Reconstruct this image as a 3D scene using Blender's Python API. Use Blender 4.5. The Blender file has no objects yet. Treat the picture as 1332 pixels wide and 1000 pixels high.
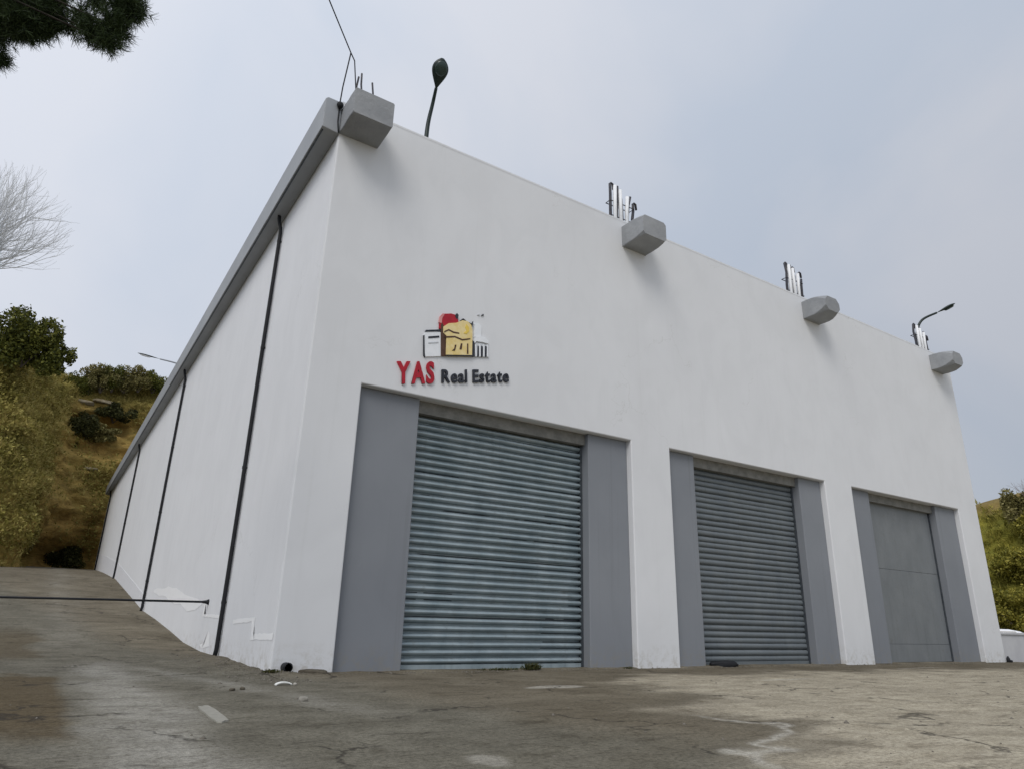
import bpy, bmesh, math, random
import numpy as np
from mathutils import Matrix, Vector

# ------------------------------------------------------------------ camera, sky, sun, exposure
scene = bpy.context.scene
C = scene.collection
cam_d = bpy.data.cameras.new('camera')
cam_d.sensor_width = 36.0
cam_d.lens = 895.0 / 1332.0 * 36.0
cam_d.clip_start = 0.05
cam_d.clip_end = 3000.0
cam = bpy.data.objects.new('camera', cam_d)
C.objects.link(cam)
CAM = Vector((-2.780, -10.164, 0.75))
ROT = Matrix(((0.83584354, -0.19836864, -0.51187446),
              (-0.54840926, -0.25967476, -0.79486873),
              (0.02475615, 0.94510259, -0.32583467)))
cam.matrix_world = Matrix.Translation(CAM) @ ROT.to_4x4()
scene.camera = cam

SUN = Vector((-0.56, -0.50, 0.82)).normalized()
world = bpy.data.worlds.new('World')
scene.world = world
world.use_nodes = True
wt = world.node_tree
wt.nodes.clear()


def N(t, kind, **kw):
    n = t.nodes.new(kind)
    for k, v in kw.items():
        setattr(n, k, v)
    return n


sky = N(wt, 'ShaderNodeTexSky', sky_type='NISHITA', sun_disc=False)
sky.sun_elevation = math.asin(SUN.z)
sky.sun_rotation = math.atan2(SUN.x, SUN.y)
tc = N(wt, 'ShaderNodeTexCoord')
cl = N(wt, 'ShaderNodeTexNoise')
cl.inputs['Scale'].default_value = 2.1
cl.inputs['Detail'].default_value = 5.0
cl.inputs['Roughness'].default_value = 0.5
cl.inputs['Distortion'].default_value = 0.4
wt.links.new(tc.outputs['Generated'], cl.inputs['Vector'])
cr = N(wt, 'ShaderNodeValToRGB')
cr.color_ramp.elements[0].position = 0.38
cr.color_ramp.elements[0].color = (0.70, 0.775, 0.90, 1)
cr.color_ramp.elements[1].position = 0.62
cr.color_ramp.elements[1].color = (0.835, 0.868, 0.95, 1)
wt.links.new(cl.outputs['Fac'], cr.inputs['Fac'])
# cloud brightness aimed left of the sun, added to lift the side wall
dt = N(wt, 'ShaderNodeVectorMath', operation='DOT_PRODUCT')
dt.inputs[1].default_value = Vector((-0.66, -0.02, 0.75)).normalized()
wt.links.new(tc.outputs['Generated'], dt.inputs[0])
mr = N(wt, 'ShaderNodeMapRange')
mr.inputs['From Min'].default_value = -0.6
mr.inputs['From Max'].default_value = 1.0
mr.inputs['To Min'].default_value = 4.6
mr.inputs['To Max'].default_value = 10.1
wt.links.new(dt.outputs['Value'], mr.inputs['Value'])
cm = N(wt, 'ShaderNodeVectorMath', operation='SCALE')
wt.links.new(cr.outputs['Color'], cm.inputs[0])
wt.links.new(mr.outputs['Result'], cm.inputs['Scale'])
mx = N(wt, 'ShaderNodeMix', data_type='RGBA')
mx.inputs[0].default_value = 0.90
wt.links.new(sky.outputs['Color'], mx.inputs[6])
wt.links.new(cm.outputs[0], mx.inputs[7])
bg = N(wt, 'ShaderNodeBackground')
bg.inputs['Strength'].default_value = 0.10
wo = N(wt, 'ShaderNodeOutputWorld')
wt.links.new(mx.outputs[2], bg.inputs['Color'])
wt.links.new(bg.outputs[0], wo.inputs[0])

sun_d = bpy.data.lights.new('sun', 'SUN')
sun_d.energy = 1.2
sun_d.angle = math.radians(28)
sun_d.color = (1.0, 0.96, 0.9)
sun_o = bpy.data.objects.new('sun', sun_d)
C.objects.link(sun_o)
sun_o.rotation_euler = SUN.to_track_quat('Z', 'Y').to_euler()

scene.cycles.max_bounces = 6
scene.cycles.diffuse_bounces = 3
scene.cycles.glossy_bounces = 2
scene.cycles.transmission_bounces = 2
scene.view_settings.view_transform = 'Standard'
scene.view_settings.look = 'None'
scene.view_settings.exposure = 0.2
scene.view_settings.gamma = 1.0
scene.view_settings.use_curve_mapping = False

rnd = random.Random(7)
npr = np.random.RandomState(11)

# ------------------------------------------------------------------ helpers


def tag(o, label=None, cat=None, group=None, kind=None):
    if label: o['label'] = label
    if cat: o['category'] = cat
    if group: o['group'] = group
    if kind: o['kind'] = kind
    return o


def empty(name, loc=(0, 0, 0), rz=0.0):
    o = bpy.data.objects.new(name, None)
    o.empty_display_size = 0.2
    C.objects.link(o)
    o.location = loc
    o.rotation_euler = (0, 0, rz)
    return o


def link(name, me, mat=None, parent=None, loc=None):
    if mat is not None and len(me.materials) == 0:
        me.materials.append(mat)
    o = bpy.data.objects.new(name, me)
    C.objects.link(o)
    if parent is not None:
        o.parent = parent
    if loc is not None:
        o.location = loc
    return o


def obj(name, bm, mat=None, parent=None, smooth=False, loc=None):
    bmesh.ops.recalc_face_normals(bm, faces=bm.faces[:])
    me = bpy.data.meshes.new(name)
    bm.to_mesh(me)
    bm.free()
    if smooth:
        me.polygons.foreach_set('use_smooth', [True] * len(me.polygons))
    return link(name, me, mat, parent, loc)


def np_mesh(name, verts, faces, smooth=False):
    """verts (n,3), faces (m,k) arrays with one k"""
    verts = np.asarray(verts, np.float32)
    faces = np.asarray(faces, np.int32)
    me = bpy.data.meshes.new(name)
    me.vertices.add(len(verts))
    me.vertices.foreach_set('co', verts.ravel())
    k = faces.shape[1]
    me.loops.add(faces.size)
    me.loops.foreach_set('vertex_index', faces.ravel())
    me.polygons.add(len(faces))
    me.polygons.foreach_set('loop_start', np.arange(len(faces), dtype=np.int32) * k)
    me.polygons.foreach_set('loop_total', np.full(len(faces), k, np.int32))
    if smooth:
        me.polygons.foreach_set('use_smooth', np.ones(len(faces), bool))
    me.update(calc_edges=True)
    return me


def bx(bm, x0, x1, y0, y1, z0, z1):
    v = [bm.verts.new(p) for p in ((x0, y0, z0), (x1, y0, z0), (x1, y1, z0), (x0, y1, z0),
                                   (x0, y0, z1), (x1, y0, z1), (x1, y1, z1), (x0, y1, z1))]
    for f in ((0, 3, 2, 1), (4, 5, 6, 7), (0, 1, 5, 4), (1, 2, 6, 5), (2, 3, 7, 6), (3, 0, 4, 7)):
        bm.faces.new([v[i] for i in f])
    return v


def tube(bm, pts, r, n=8, cap=True):
    """tube along points; r a number or a list"""
    pts = [Vector(p) for p in pts]
    rs = r if isinstance(r, (list, tuple)) else [r] * len(pts)
    rings = []
    prev = None
    for i, p in enumerate(pts):
        d = (pts[min(i + 1, len(pts) - 1)] - pts[max(i - 1, 0)]).normalized()
        a = prev if prev is not None else (Vector((0, 0, 1)) if abs(d.z) < .9 else Vector((1, 0, 0)))
        a = (a - d * a.dot(d)).normalized()
        prev = a
        b = d.cross(a)
        rings.append([bm.verts.new(p + (a * math.cos(t) + b * math.sin(t)) * rs[i])
                      for t in [2 * math.pi * k / n for k in range(n)]])
    for q in range(len(rings) - 1):
        for k in range(n):
            bm.faces.new((rings[q][k], rings[q][(k + 1) % n], rings[q + 1][(k + 1) % n], rings[q + 1][k]))
    if cap:
        bm.faces.new(rings[0][::-1])
        bm.faces.new(rings[-1])


def prism(bm, poly, y0, y1):
    """polygon in x,z extruded along y"""
    a = [bm.verts.new((p[0], y0, p[1])) for p in poly]
    b = [bm.verts.new((p[0], y1, p[1])) for p in poly]
    bm.faces.new(a)
    bm.faces.new(b[::-1])
    n = len(poly)
    for i in range(n):
        bm.faces.new((a[i], b[i], b[(i + 1) % n], a[(i + 1) % n]))


def bevel(o, w=0.01, seg=2, ang=40):
    m = o.modifiers.new('bevel', 'BEVEL')
    m.width = w
    m.segments = seg
    m.limit_method = 'ANGLE'
    m.angle_limit = math.radians(ang)
    return o


# value noise with numpy (for terrain shape and stain outlines)
_perm = np.random.RandomState(3).rand(64, 64, 64)


def vnoise(p):
    p = np.asarray(p, float)
    i = np.floor(p).astype(int)
    f = p - i
    f = f * f * (3 - 2 * f)
    i0 = i & 63
    i1 = (i + 1) & 63
    r = 0
    for a in (0, 1):
        for b in (0, 1):
            for c in (0, 1):
                w = ((f[..., 0] if a else 1 - f[..., 0]) * (f[..., 1] if b else 1 - f[..., 1]) *
                     (f[..., 2] if c else 1 - f[..., 2]))
                r = r + w * _perm[(i1 if a else i0)[..., 0], (i1 if b else i0)[..., 1], (i1 if c else i0)[..., 2]]
    return r


def fbm(x, y, z=0.0, s=1.0, o=4):
    p = np.stack(np.broadcast_arrays(np.asarray(x, float) * s + 17.3, np.asarray(y, float) * s + 9.1,
                                     np.asarray(z, float) * s + 4.7), -1)
    t = 0
    a = 1.0
    n = 0
    for k in range(o):
        t = t + a * vnoise(p)
        n += a
        a *= .5
        p = p * 2.03 + 11.7
    return t / n


def sstep(a, b, x):
    t = np.clip((x - a) / (b - a), 0, 1)
    return t * t * (3 - 2 * t)


# ------------------------------------------------------------------ materials


def mat(name, col, rough=.6, metal=0.0, spec=.4):
    m = bpy.data.materials.new(name)
    m.use_nodes = True
    b = m.node_tree.nodes['Principled BSDF']
    b.inputs['Base Color'].default_value = (*col, 1)
    b.inputs['Roughness'].default_value = rough
    b.inputs['Metallic'].default_value = metal
    b.inputs['Specular IOR Level'].default_value = spec
    return m


def noise_node(t, scale, detail=4, rough=.55, vec=None, stretch=None, dist=0.0):
    n = N(t, 'ShaderNodeTexNoise')
    n.inputs['Scale'].default_value = scale
    n.inputs['Detail'].default_value = detail
    n.inputs['Roughness'].default_value = rough
    n.inputs['Distortion'].default_value = dist
    src = vec
    if src is None:
        g = N(t, 'ShaderNodeNewGeometry')
        src = g.outputs['Position']
    if stretch:
        mp = N(t, 'ShaderNodeMapping')
        mp.inputs['Scale'].default_value = stretch
        t.links.new(src, mp.inputs['Vector'])
        src = mp.outputs['Vector']
    t.links.new(src, n.inputs['Vector'])
    return n


def ramp(t, src, stops):
    r = N(t, 'ShaderNodeValToRGB')
    el = r.color_ramp.elements
    while len(el) < len(stops):
        el.new(.5)
    for e, (p, c) in zip(el, stops):
        e.position = p
        e.color = (*c, 1) if len(c) == 3 else c
    t.links.new(src, r.inputs['Fac'])
    return r


def mixc(t, fac, a, b, mode='MIX'):
    m = N(t, 'ShaderNodeMix', data_type='RGBA', blend_type=mode)
    for s, v in ((m.inputs[0], fac), (m.inputs[6], a), (m.inputs[7], b)):
        if hasattr(v, 'is_linked') or hasattr(v, 'links'):
            t.links.new(v, s)
        elif isinstance(v, (int, float)):
            s.default_value = v
        else:
            s.default_value = (*v, 1)
    return m.outputs[2]


def add_bump(m, src, strength=.3, dist=.02):
    t = m.node_tree
    b = N(t, 'ShaderNodeBump')
    b.inputs['Strength'].default_value = strength
    b.inputs['Distance'].default_value = dist
    t.links.new(src, b.inputs['Height'])
    p = t.nodes['Principled BSDF']
    if p.inputs['Normal'].is_linked:
        old = p.inputs['Normal'].links[0].from_socket
        t.links.new(old, b.inputs['Normal'])
    t.links.new(b.outputs[0], p.inputs['Normal'])


def var_mat(name, a, b, scale=3.0, rough=.7, metal=0.0, bump=.15, bdist=.01, bscale=40, stretch=None, lo=.35, hi=.65,
            spec=.35):
    """two tones mixed by noise with fine relief"""
    m = mat(name, a, rough, metal, spec)
    t = m.node_tree
    n = noise_node(t, scale, 5, .6, stretch=stretch)
    r = ramp(t, n.outputs['Fac'], [(lo, a), (hi, b)])
    t.links.new(r.outputs['Color'], t.nodes['Principled BSDF'].inputs['Base Color'])
    if bump:
        n2 = noise_node(t, bscale, 4, .6, stretch=stretch)
        add_bump(m, n2.outputs['Fac'], bump, bdist)
    return m


def leaf_mat(name, cols, rough=.6, trans=.25):
    m = bpy.data.materials.new(name)
    m.use_nodes = True
    t = m.node_tree
    p = t.nodes['Principled BSDF']
    g = N(t, 'ShaderNodeNewGeometry')
    n = noise_node(t, .8, 2)
    ad = N(t, 'ShaderNodeMath', operation='MULTIPLY_ADD')
    ad.inputs[1].default_value = .55
    t.links.new(g.outputs['Random Per Island'], ad.inputs[0])
    mu = N(t, 'ShaderNodeMath', operation='MULTIPLY')
    mu.inputs[1].default_value = .5
    t.links.new(n.outputs['Fac'], mu.inputs[0])
    t.links.new(mu.outputs[0], ad.inputs[2])
    k = len(cols)
    r = ramp(t, ad.outputs[0], [(.12 + .66 * i / max(1, k - 1), c) for i, c in enumerate(cols)])
    t.links.new(r.outputs['Color'], p.inputs['Base Color'])
    p.inputs['Roughness'].default_value = rough
    p.inputs['Specular IOR Level'].default_value = .25
    tr = N(t, 'ShaderNodeBsdfTranslucent')
    t.links.new(r.outputs['Color'], tr.inputs['Color'])
    mxs = N(t, 'ShaderNodeMixShader')
    mxs.inputs[0].default_value = trans
    t.links.new(p.outputs[0], mxs.inputs[1])
    t.links.new(tr.outputs[0], mxs.inputs[2])
    t.links.new(mxs.outputs[0], t.nodes['Material Output'].inputs['Surface'])
    return m


def painted_wall(nm, c0, c1, streak, dirt, sfac=.15, cracks=True):
    """masonry paint: roller patchiness, drips, hairline cracks, splashed foot"""
    m = mat(nm, c0, .62, 0, .3)
    t = m.node_tree
    p = t.nodes['Principled BSDF']
    big = noise_node(t, .35, 3, .5)
    c = ramp(t, big.outputs['Fac'], [(.3, c0), (.7, c1)]).outputs['Color']
    pa = noise_node(t, 1.5, 3, .6, stretch=(1, 1, .6), dist=.7)
    pr = ramp(t, pa.outputs['Fac'], [(.40, (.98, .98, .98)), (.52, (1, 1, 1)), (.66, (1.012, 1.012, 1.012))]).outputs['Color']
    c = mixc(t, 1.0, c, pr, 'MULTIPLY')
    # thin rain drips
    st = noise_node(t, 1.0, 5, .68, stretch=(6.5, 6.5, .13))
    sf = ramp(t, st.outputs['Fac'], [(.56, (0, 0, 0)), (.80, (sfac, sfac, sfac))]).outputs['Color']
    c = mixc(t, sf, c, streak)
    g = N(t, 'ShaderNodeNewGeometry')
    if cracks:
        nd = noise_node(t, 1.3, 4, .65)
        vm = N(t, 'ShaderNodeVectorMath', operation='MULTIPLY_ADD')
        vm.inputs[1].default_value = (1.3, 1.3, 1.3)
        t.links.new(nd.outputs['Color'], vm.inputs[0])
        t.links.new(g.outputs['Position'], vm.inputs[2])
        vo = N(t, 'ShaderNodeTexVoronoi', feature='DISTANCE_TO_EDGE')
        vo.inputs['Scale'].default_value = .33
        t.links.new(vm.outputs[0], vo.inputs['Vector'])
        ck = ramp(t, vo.outputs['Distance'], [(.001, (1, 1, 1)), (.0045, (0, 0, 0))]).outputs['Color']
        gt = ramp(t, noise_node(t, .55, 2).outputs['Fac'], [(.52, (0, 0, 0)), (.62, (.42, .42, .42))]).outputs['Color']
        c = mixc(t, mixc(t, 1.0, ck, gt, 'MULTIPLY'), c, streak)
    # mud splashed up the foot, with a ragged outline
    sp = N(t, 'ShaderNodeSeparateXYZ')
    t.links.new(g.outputs['Position'], sp.inputs[0])
    low = N(t, 'ShaderNodeMapRange')
    low.inputs['From Min'].default_value = .03
    low.inputs['From Max'].default_value = .45
    low.inputs['To Min'].default_value = .8
    low.inputs['To Max'].default_value = 0
    t.links.new(sp.outputs['Z'], low.inputs['Value'])
    dn = noise_node(t, 7.0, 4, .72)
    dr = ramp(t, dn.outputs['Fac'], [(.46, (0, 0, 0)), (.66, (.8, .8, .8))]).outputs['Color']
    mu = N(t, 'ShaderNodeMath', operation='MULTIPLY')
    t.links.new(low.outputs[0], mu.inputs[0])
    t.links.new(dr, mu.inputs[1])
    c = mixc(t, mu.outputs[0], c, dirt)
    t.links.new(c, p.inputs['Base Color'])
    fine = noise_node(t, 55, 2, .6)
    add_bump(m, fine.outputs['Fac'], .14, .006)
    wav = noise_node(t, .9, 1, .5)
    add_bump(m, wav.outputs['Fac'], .14, .06)
    return m


M = {}
M['white'] = painted_wall('white_masonry_paint', (.70, .705, .715), (.735, .74, .75), (.52, .52, .50), (.42, .39, .33))
M['white2'] = painted_wall('lightened_side_wall_paint', (.775, .78, .795), (.81, .815, .83), (.60, .60, .59), (.45, .42, .36), .12)  # lighter copy of the wall paint; side wall's brighter light put into colour
M['fresh'] = var_mat('fresh_white_paint', (.98, .98, .985), (.95, .955, .96), 3, .45, bump=.05)
M['band'] = var_mat('pale_paint_band', (.80, .80, .83), (.76, .77, .80), 2, .5, bump=.05)
M['grey'] = painted_wall('grey_masonry_paint', (.205, .218, .240), (.243, .256, .276), (.15, .155, .165), (.25, .235, .20), .5, False)
M['header'] = var_mat('shade_darkened_header', (.17, .168, .155), (.25, .245, .225), 6, .85, bump=.4, bdist=.01, bscale=60)  # shade over the shutter painted in as a darker grey-brown
M['fascia'] = var_mat('grey_fascia_paint', (.31, .325, .345), (.36, .375, .39), .8, .55, bump=.08, bdist=.006, bscale=30)
M['beam'] = var_mat('beam_cement', (.26, .268, .278), (.33, .338, .345), 2.2, .75, bump=.55, bdist=.02, bscale=14)
M['black'] = var_mat('black_plastic', (.008, .009, .011), (.014, .015, .018), 5, .7, bump=.05)
M['steel'] = var_mat('dark_rebar', (.035, .04, .055), (.09, .08, .08), 12, .6, .4, bump=.3, bdist=.004, bscale=90)
M['pale_glare'] = var_mat('pale_glare_plastic', (.84, .85, .86), (.9, .9, .91), 9, .4, bump=0)  # white of the glare around the starter bars
M['lampdark'] = var_mat('dark_green_lamp_paint', (.008, .018, .016), (.014, .026, .022), 6, .4, bump=.03)
M['lampglass'] = mat('lamp_lens', (.03, .05, .045), .25)
M['rubble'] = var_mat('cement_rubble', (.22, .205, .175), (.36, .34, .30), 9, .9, bump=.5, bdist=.01, bscale=40)
M['grit'] = var_mat('brown_grit', (.09, .08, .062), (.20, .18, .15), 20, .95, bump=0)
M['dirt'] = var_mat('dark_dirt', (.06, .05, .036), (.11, .095, .07), 9, .95, bump=.5, bdist=.012, bscale=40)
M['plastic_white'] = var_mat('white_plastic_scrap', (.8, .8, .77), (.68, .68, .64), 9, .5, bump=.05)
M['bark'] = var_mat('bark', (.07, .055, .042), (.14, .115, .09), 6, .95, bump=.6, bdist=.02, bscale=14, stretch=(1, 1, .25))
M['pinebark'] = var_mat('dark_pine_twig_bark', (.022, .018, .013), (.04, .033, .025), 9, .95, bump=0)
M['greybark'] = var_mat('pale_bare_bark', (.62, .63, .65), (.78, .79, .8), 6, .9, bump=.3, bscale=20)
M['roof'] = var_mat('roof_screed', (.2, .2, .19), (.3, .29, .28), 1.5, .9)


def shutter_mat(name, a, b, metal, rough):
    m = mat(name, a, rough, metal, .5)
    t = m.node_tree
    p = t.nodes['Principled BSDF']
    n = noise_node(t, 2.2, 5, .65, stretch=(1, 1, .5))
    c = ramp(t, n.outputs['Fac'], [(.35, a), (.7, b)]).outputs['Color']
    st = noise_node(t, 1.0, 5, .7, stretch=(9, 9, .35))
    sf = ramp(t, st.outputs['Fac'], [(.56, (0, 0, 0)), (.78, (.4, .4, .4))]).outputs['Color']
    c = mixc(t, sf, c, tuple(v * .45 for v in a))
    t.links.new(c, p.inputs['Base Color'])
    gm_ = ramp(t, noise_node(t, 5.5, 6, .75, stretch=(1, 1, .8)).outputs['Fac'], [(.56, (0, 0, 0)), (.72, (.45, .45, .45))]).outputs['Color']
    c = mixc(t, gm_, c, (.12, .115, .10))
    t.links.new(c, p.inputs['Base Color'])
    rn = noise_node(t, 14, 4)
    rr = N(t, 'ShaderNodeMapRange')
    rr.inputs['To Min'].default_value = rough - .08
    rr.inputs['To Max'].default_value = rough + .14
    t.links.new(rn.outputs['Fac'], rr.inputs['Value'])
    t.links.new(rr.outputs[0], p.inputs['Roughness'])
    add_bump(m, noise_node(t, 7, 3, stretch=(1, 1, 2.5)).outputs['Fac'], .12, .01)
    return m


M['shut1'] = shutter_mat('steel_blue_shutter', (.235, .295, .322), (.37, .43, .455), .25, .33)
M['shut2'] = shutter_mat('slate_grey_shutter', (.135, .155, .17), (.175, .195, .205), .15, .5)
M['shut3'] = shutter_mat('plain_grey_door', (.165, .178, .188), (.20, .213, .222), .0, .5)
M['rail'] = var_mat('dark_guide_rail', (.05, .06, .07), (.085, .095, .105), 5, .5, .3)


def ground_mat():
    m = mat('worn_concrete_yard', (.15, .13, .1), .95, 0, .12)
    t = m.node_tree
    p = t.nodes['Principled BSDF']
    geo = N(t, 'ShaderNodeNewGeometry')
    pos = geo.outputs['Position']

    def attr(nm):
        a = N(t, 'ShaderNodeAttribute', attribute_name=nm)
        return a.outputs['Fac']
    n1 = noise_node(t, .7, 6, .62, dist=.6)
    c = ramp(t, n1.outputs['Fac'], [(.3, (.106, .091, .065)), (.5, (.148, .129, .096)), (.72, (.203, .180, .136))]).outputs['Color']
    grey = ramp(t, noise_node(t, 1.6, 6, .65).outputs['Fac'], [(.3, (.098, .090, .069)), (.7, (.175, .163, .130))]).outputs['Color']
    c = mixc(t, attr('grey'), c, grey)
    pale = ramp(t, noise_node(t, 2.4, 7, .7, stretch=(1, 1.6, 1)).outputs['Fac'], [(.28, (.275, .240, .178)), (.68, (.46, .415, .325))]).outputs['Color']
    c = mixc(t, attr('pale'), c, pale)
    blu = ramp(t, noise_node(t, 3.0, 6, .7).outputs['Fac'], [(.3, (.19, .180, .152)), (.7, (.31, .297, .262))]).outputs['Color']
    c = mixc(t, attr('bluish'), c, blu)
    c = mixc(t, attr('brown'), c, (.092, .070, .040))
    c = mixc(t, attr('rim'), c, (.42, .40, .35))
    # fine dirt speckle
    sp = ramp(t, noise_node(t, 28, 6, .75).outputs['Fac'], [(.36, (.52, .50, .47)), (.5, (1, 1, 1)), (.66, (1.28, 1.27, 1.25))]).outputs['Color']
    c = mixc(t, .85, c, sp, 'MULTIPLY')
    blot = ramp(t, noise_node(t, 3.3, 5, .7, dist=1.2).outputs['Fac'], [(.34, (.62, .60, .57)), (.47, (1, 1, 1))]).outputs['Color']
    c = mixc(t, .7, c, blot, 'MULTIPLY')
    # dark scuffs and tyre dirt drawn out along the yard
    sc1 = ramp(t, noise_node(t, 2.6, 5, .72, stretch=(.55, 2.4, 1), dist=.5).outputs['Fac'], [(.30, (.50, .48, .45)), (.44, (1, 1, 1)), (.7, (1.12, 1.12, 1.1))]).outputs['Color']
    c = mixc(t, .8, c, sc1, 'MULTIPLY')
    ag = ramp(t, noise_node(t, 130, 3, .8).outputs['Fac'], [(.33, (.60, .59, .57)), (.5, (1, 1, 1)), (.64, (1.35, 1.33, 1.30))]).outputs['Color']
    c = mixc(t, .8, c, ag, 'MULTIPLY')
    # cracks
    nd = noise_node(t, 1.6, 4, .6)
    vm = N(t, 'ShaderNodeVectorMath', operation='MULTIPLY_ADD')
    vm.inputs[1].default_value = (1.1, 1.1, .2)
    t.links.new(nd.outputs['Color'], vm.inputs[0])
    t.links.new(pos, vm.inputs[2])
    vo = N(t, 'ShaderNodeTexVoronoi', feature='DISTANCE_TO_EDGE')
    vo.inputs['Scale'].default_value = .52
    t.links.new(vm.outputs[0], vo.inputs['Vector'])
    ck = ramp(t, vo.outputs['Distance'], [(.004, (1, 1, 1)), (.016, (0, 0, 0))])
    gate = ramp(t, noise_node(t, .9, 3).outputs['Fac'], [(.47, (0, 0, 0)), (.56, (1, 1, 1))])
    cg = mixc(t, 1.0, ck.outputs['Color'], gate.outputs['Color'], 'MULTIPLY')
    cf = mixc(t, .75, (0, 0, 0), cg, 'ADD')
    c = mixc(t, cf, c, (.035, .03, .024))
    t.links.new(c, p.inputs['Base Color'])
    b1 = noise_node(t, 9, 5, .7)
    b2 = noise_node(t, 60, 3, .7)
    add_bump(m, b1.outputs['Fac'], .55, .03)
    add_bump(m, b2.outputs['Fac'], .5, .008)
    inv = N(t, 'ShaderNodeMath', operation='MULTIPLY')
    inv.inputs[1].default_value = -1
    t.links.new(cg, inv.inputs[0])
    add_bump(m, inv.outputs[0], .6, .02)
    return m


M['ground'] = ground_mat()


def soil_mat(name, soil, soil2, veg, veg2, bias):
    m = mat(name, soil, .95, 0, .15)
    t = m.node_tree
    p = t.nodes['Principled BSDF']
    s = ramp(t, noise_node(t, .8, 8, .75, stretch=(1, 1, 2.4), dist=.8).outputs['Fac'], [(.3, soil2), (.68, soil)]).outputs['Color']
    v = ramp(t, noise_node(t, 1.3, 6, .7).outputs['Fac'], [(.3, veg2), (.7, veg)]).outputs['Color']
    a = N(t, 'ShaderNodeAttribute', attribute_name='green')
    k = ramp(t, noise_node(t, .9, 5, .7).outputs['Fac'], [(.4, (-.25, -.25, -.25)), (.6, (.25, .25, .25))])
    ad = N(t, 'ShaderNodeMath', operation='ADD', use_clamp=True)
    sub = N(t, 'ShaderNodeMath', operation='SUBTRACT')
    sub.inputs[1].default_value = bias
    t.links.new(noise_node(t, .9, 5, .7).outputs['Fac'], sub.inputs[0])
    t.links.new(a.outputs['Fac'], ad.inputs[0])
    t.links.new(sub.outputs[0], ad.inputs[1])
    c = mixc(t, ad.outputs[0], s, v)
    t.links.new(c, p.inputs['Base Color'])
    add_bump(m, noise_node(t, 2.2, 5, .7, stretch=(1, 1, 2)).outputs['Fac'], .7, .25)
    return m


M['hill'] = soil_mat('ochre_cliff_soil', (.56, .365, .11), (.12, .075, .026), (.40, .335, .10), (.20, .17, .05), .5)
M['hill2'] = soil_mat('grassy_hillside', (.28, .19, .08), (.12, .08, .04), (.30, .265, .045), (.12, .12, .022), .3)
M['grass_olive'] = leaf_mat('olive_grass', [(.19, .155, .042), (.36, .30, .085), (.52, .42, .15)], .8, .2)
M['grass_green'] = leaf_mat('green_grass', [(.10, .10, .018), (.24, .22, .036), (.42, .36, .08)], .8, .25)
M['creeper'] = leaf_mat('creeper_leaves', [(.10, .095, .018), (.25, .22, .05), (.46, .39, .12)], .7, .25)
M['pine'] = leaf_mat('pine_needles', [(.010, .017, .008), (.028, .045, .018), (.075, .11, .04)], .6, .12)
M['evergreen'] = leaf_mat('evergreen_leaves', [(.026, .034, .008), (.085, .095, .016), (.19, .19, .035)], .6, .2)
M['shrub_dark'] = leaf_mat('dark_shrub_leaves', [(.018, .022, .007), (.045, .048, .014), (.09, .088, .025)], .7, .2)
M['shrub_olive'] = leaf_mat('olive_shrub_leaves', [(.08, .075, .022), (.18, .16, .05), (.32, .28, .12)], .7, .2)
M['shrub_lime'] = leaf_mat('yellow_green_leaves', [(.06, .064, .010), (.19, .178, .026), (.40, .345, .065)], .6, .3)
M['weed'] = leaf_mat('weed_leaves', [(.02, .03, .01), (.05, .06, .02), (.10, .09, .03)], .7, .2)
M['rock'] = var_mat('pale_limestone', (.38, .33, .23), (.22, .17, .10), 3, .9, bump=.7, bdist=.05, bscale=8)

# ------------------------------------------------------------------ ground
PROF_Y = [-500, 0, 2.5, 5.0, 7.0, 9.0, 12.0, 15.2, 20, 28, 37, 46, 51, 60, 500]
PROF_Z = [0, 0, .05, .07, .16, .34, .58, .80, 1.33, 2.20, 2.85, 3.42, 3.66, 3.66, 3.66]


def wall_base(y):
    return np.interp(y, PROF_Y, PROF_Z)


def ground_z(x, y):
    x = np.asarray(x, float)
    y = np.asarray(y, float)
    left = 1 - sstep(0.5, 6.0, x)
    z = wall_base(y) * left
    z = z - .022 * np.clip(x - 22, 0, 60) * (1 - left)
    z = z - .35 * sstep(-14, -60, y)
    z = z + .02 * (fbm(x, y, 0, .35, 3) - .5) * sstep(-.2, -2.5, np.where(x < 0, -np.abs(x) * 2, y))
    d = np.where(x < 0, np.abs(x), np.abs(y))
    z = z + .022 * (fbm(x, y, 3.3, 1.7, 3) - .5) * sstep(0, .8, d)
    # lumps of mortar left along the foot of the corner
    near = np.exp(-((x + .12) / .30) ** 2) * sstep(4.2, 2.5, y) * sstep(-.7, .1, y)
    z = z + .11 * near * (fbm(x, y, 8.0, 2.6, 3) - .22)
    near2 = np.exp(-((y + .15) / .25) ** 2) * sstep(1.3, .4, x) * sstep(-.5, 0, x)
    z = z + .07 * near2 * fbm(x, y, 5.0, 3.6, 3)
    return z


xs = np.concatenate([-np.geomspace(600, 8, 26), np.arange(-7.5, -4, .25), np.arange(-4, 8, .05), np.arange(8, 24, .16), np.arange(24, 60, 1.2), np.geomspace(61, 600, 18)])
ys = np.concatenate([-np.geomspace(600, 11, 24), np.arange(-10.5, -8, .25), np.arange(-8, 4, .05), np.arange(4, 20, .16), np.arange(20, 62, .5), np.geomspace(63, 600, 16)])
GX, GY = np.meshgrid(xs, ys)
GZ = ground_z(GX, GY)
V = np.stack([GX, GY, GZ], -1).reshape(-1, 3)
nx, ny = len(xs), len(ys)
ii = (np.arange(ny - 1)[:, None] * nx + np.arange(nx - 1)[None, :]).ravel()
F = np.stack([ii, ii + 1, ii + nx + 1, ii + nx], -1)
gm = np_mesh('ground', V, F, True)


def fattr(me, nm, vals):
    a = me.attributes.new(nm, 'FLOAT', 'POINT')
    a.data.foreach_set('value', np.asarray(vals, np.float32).ravel())


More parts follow.
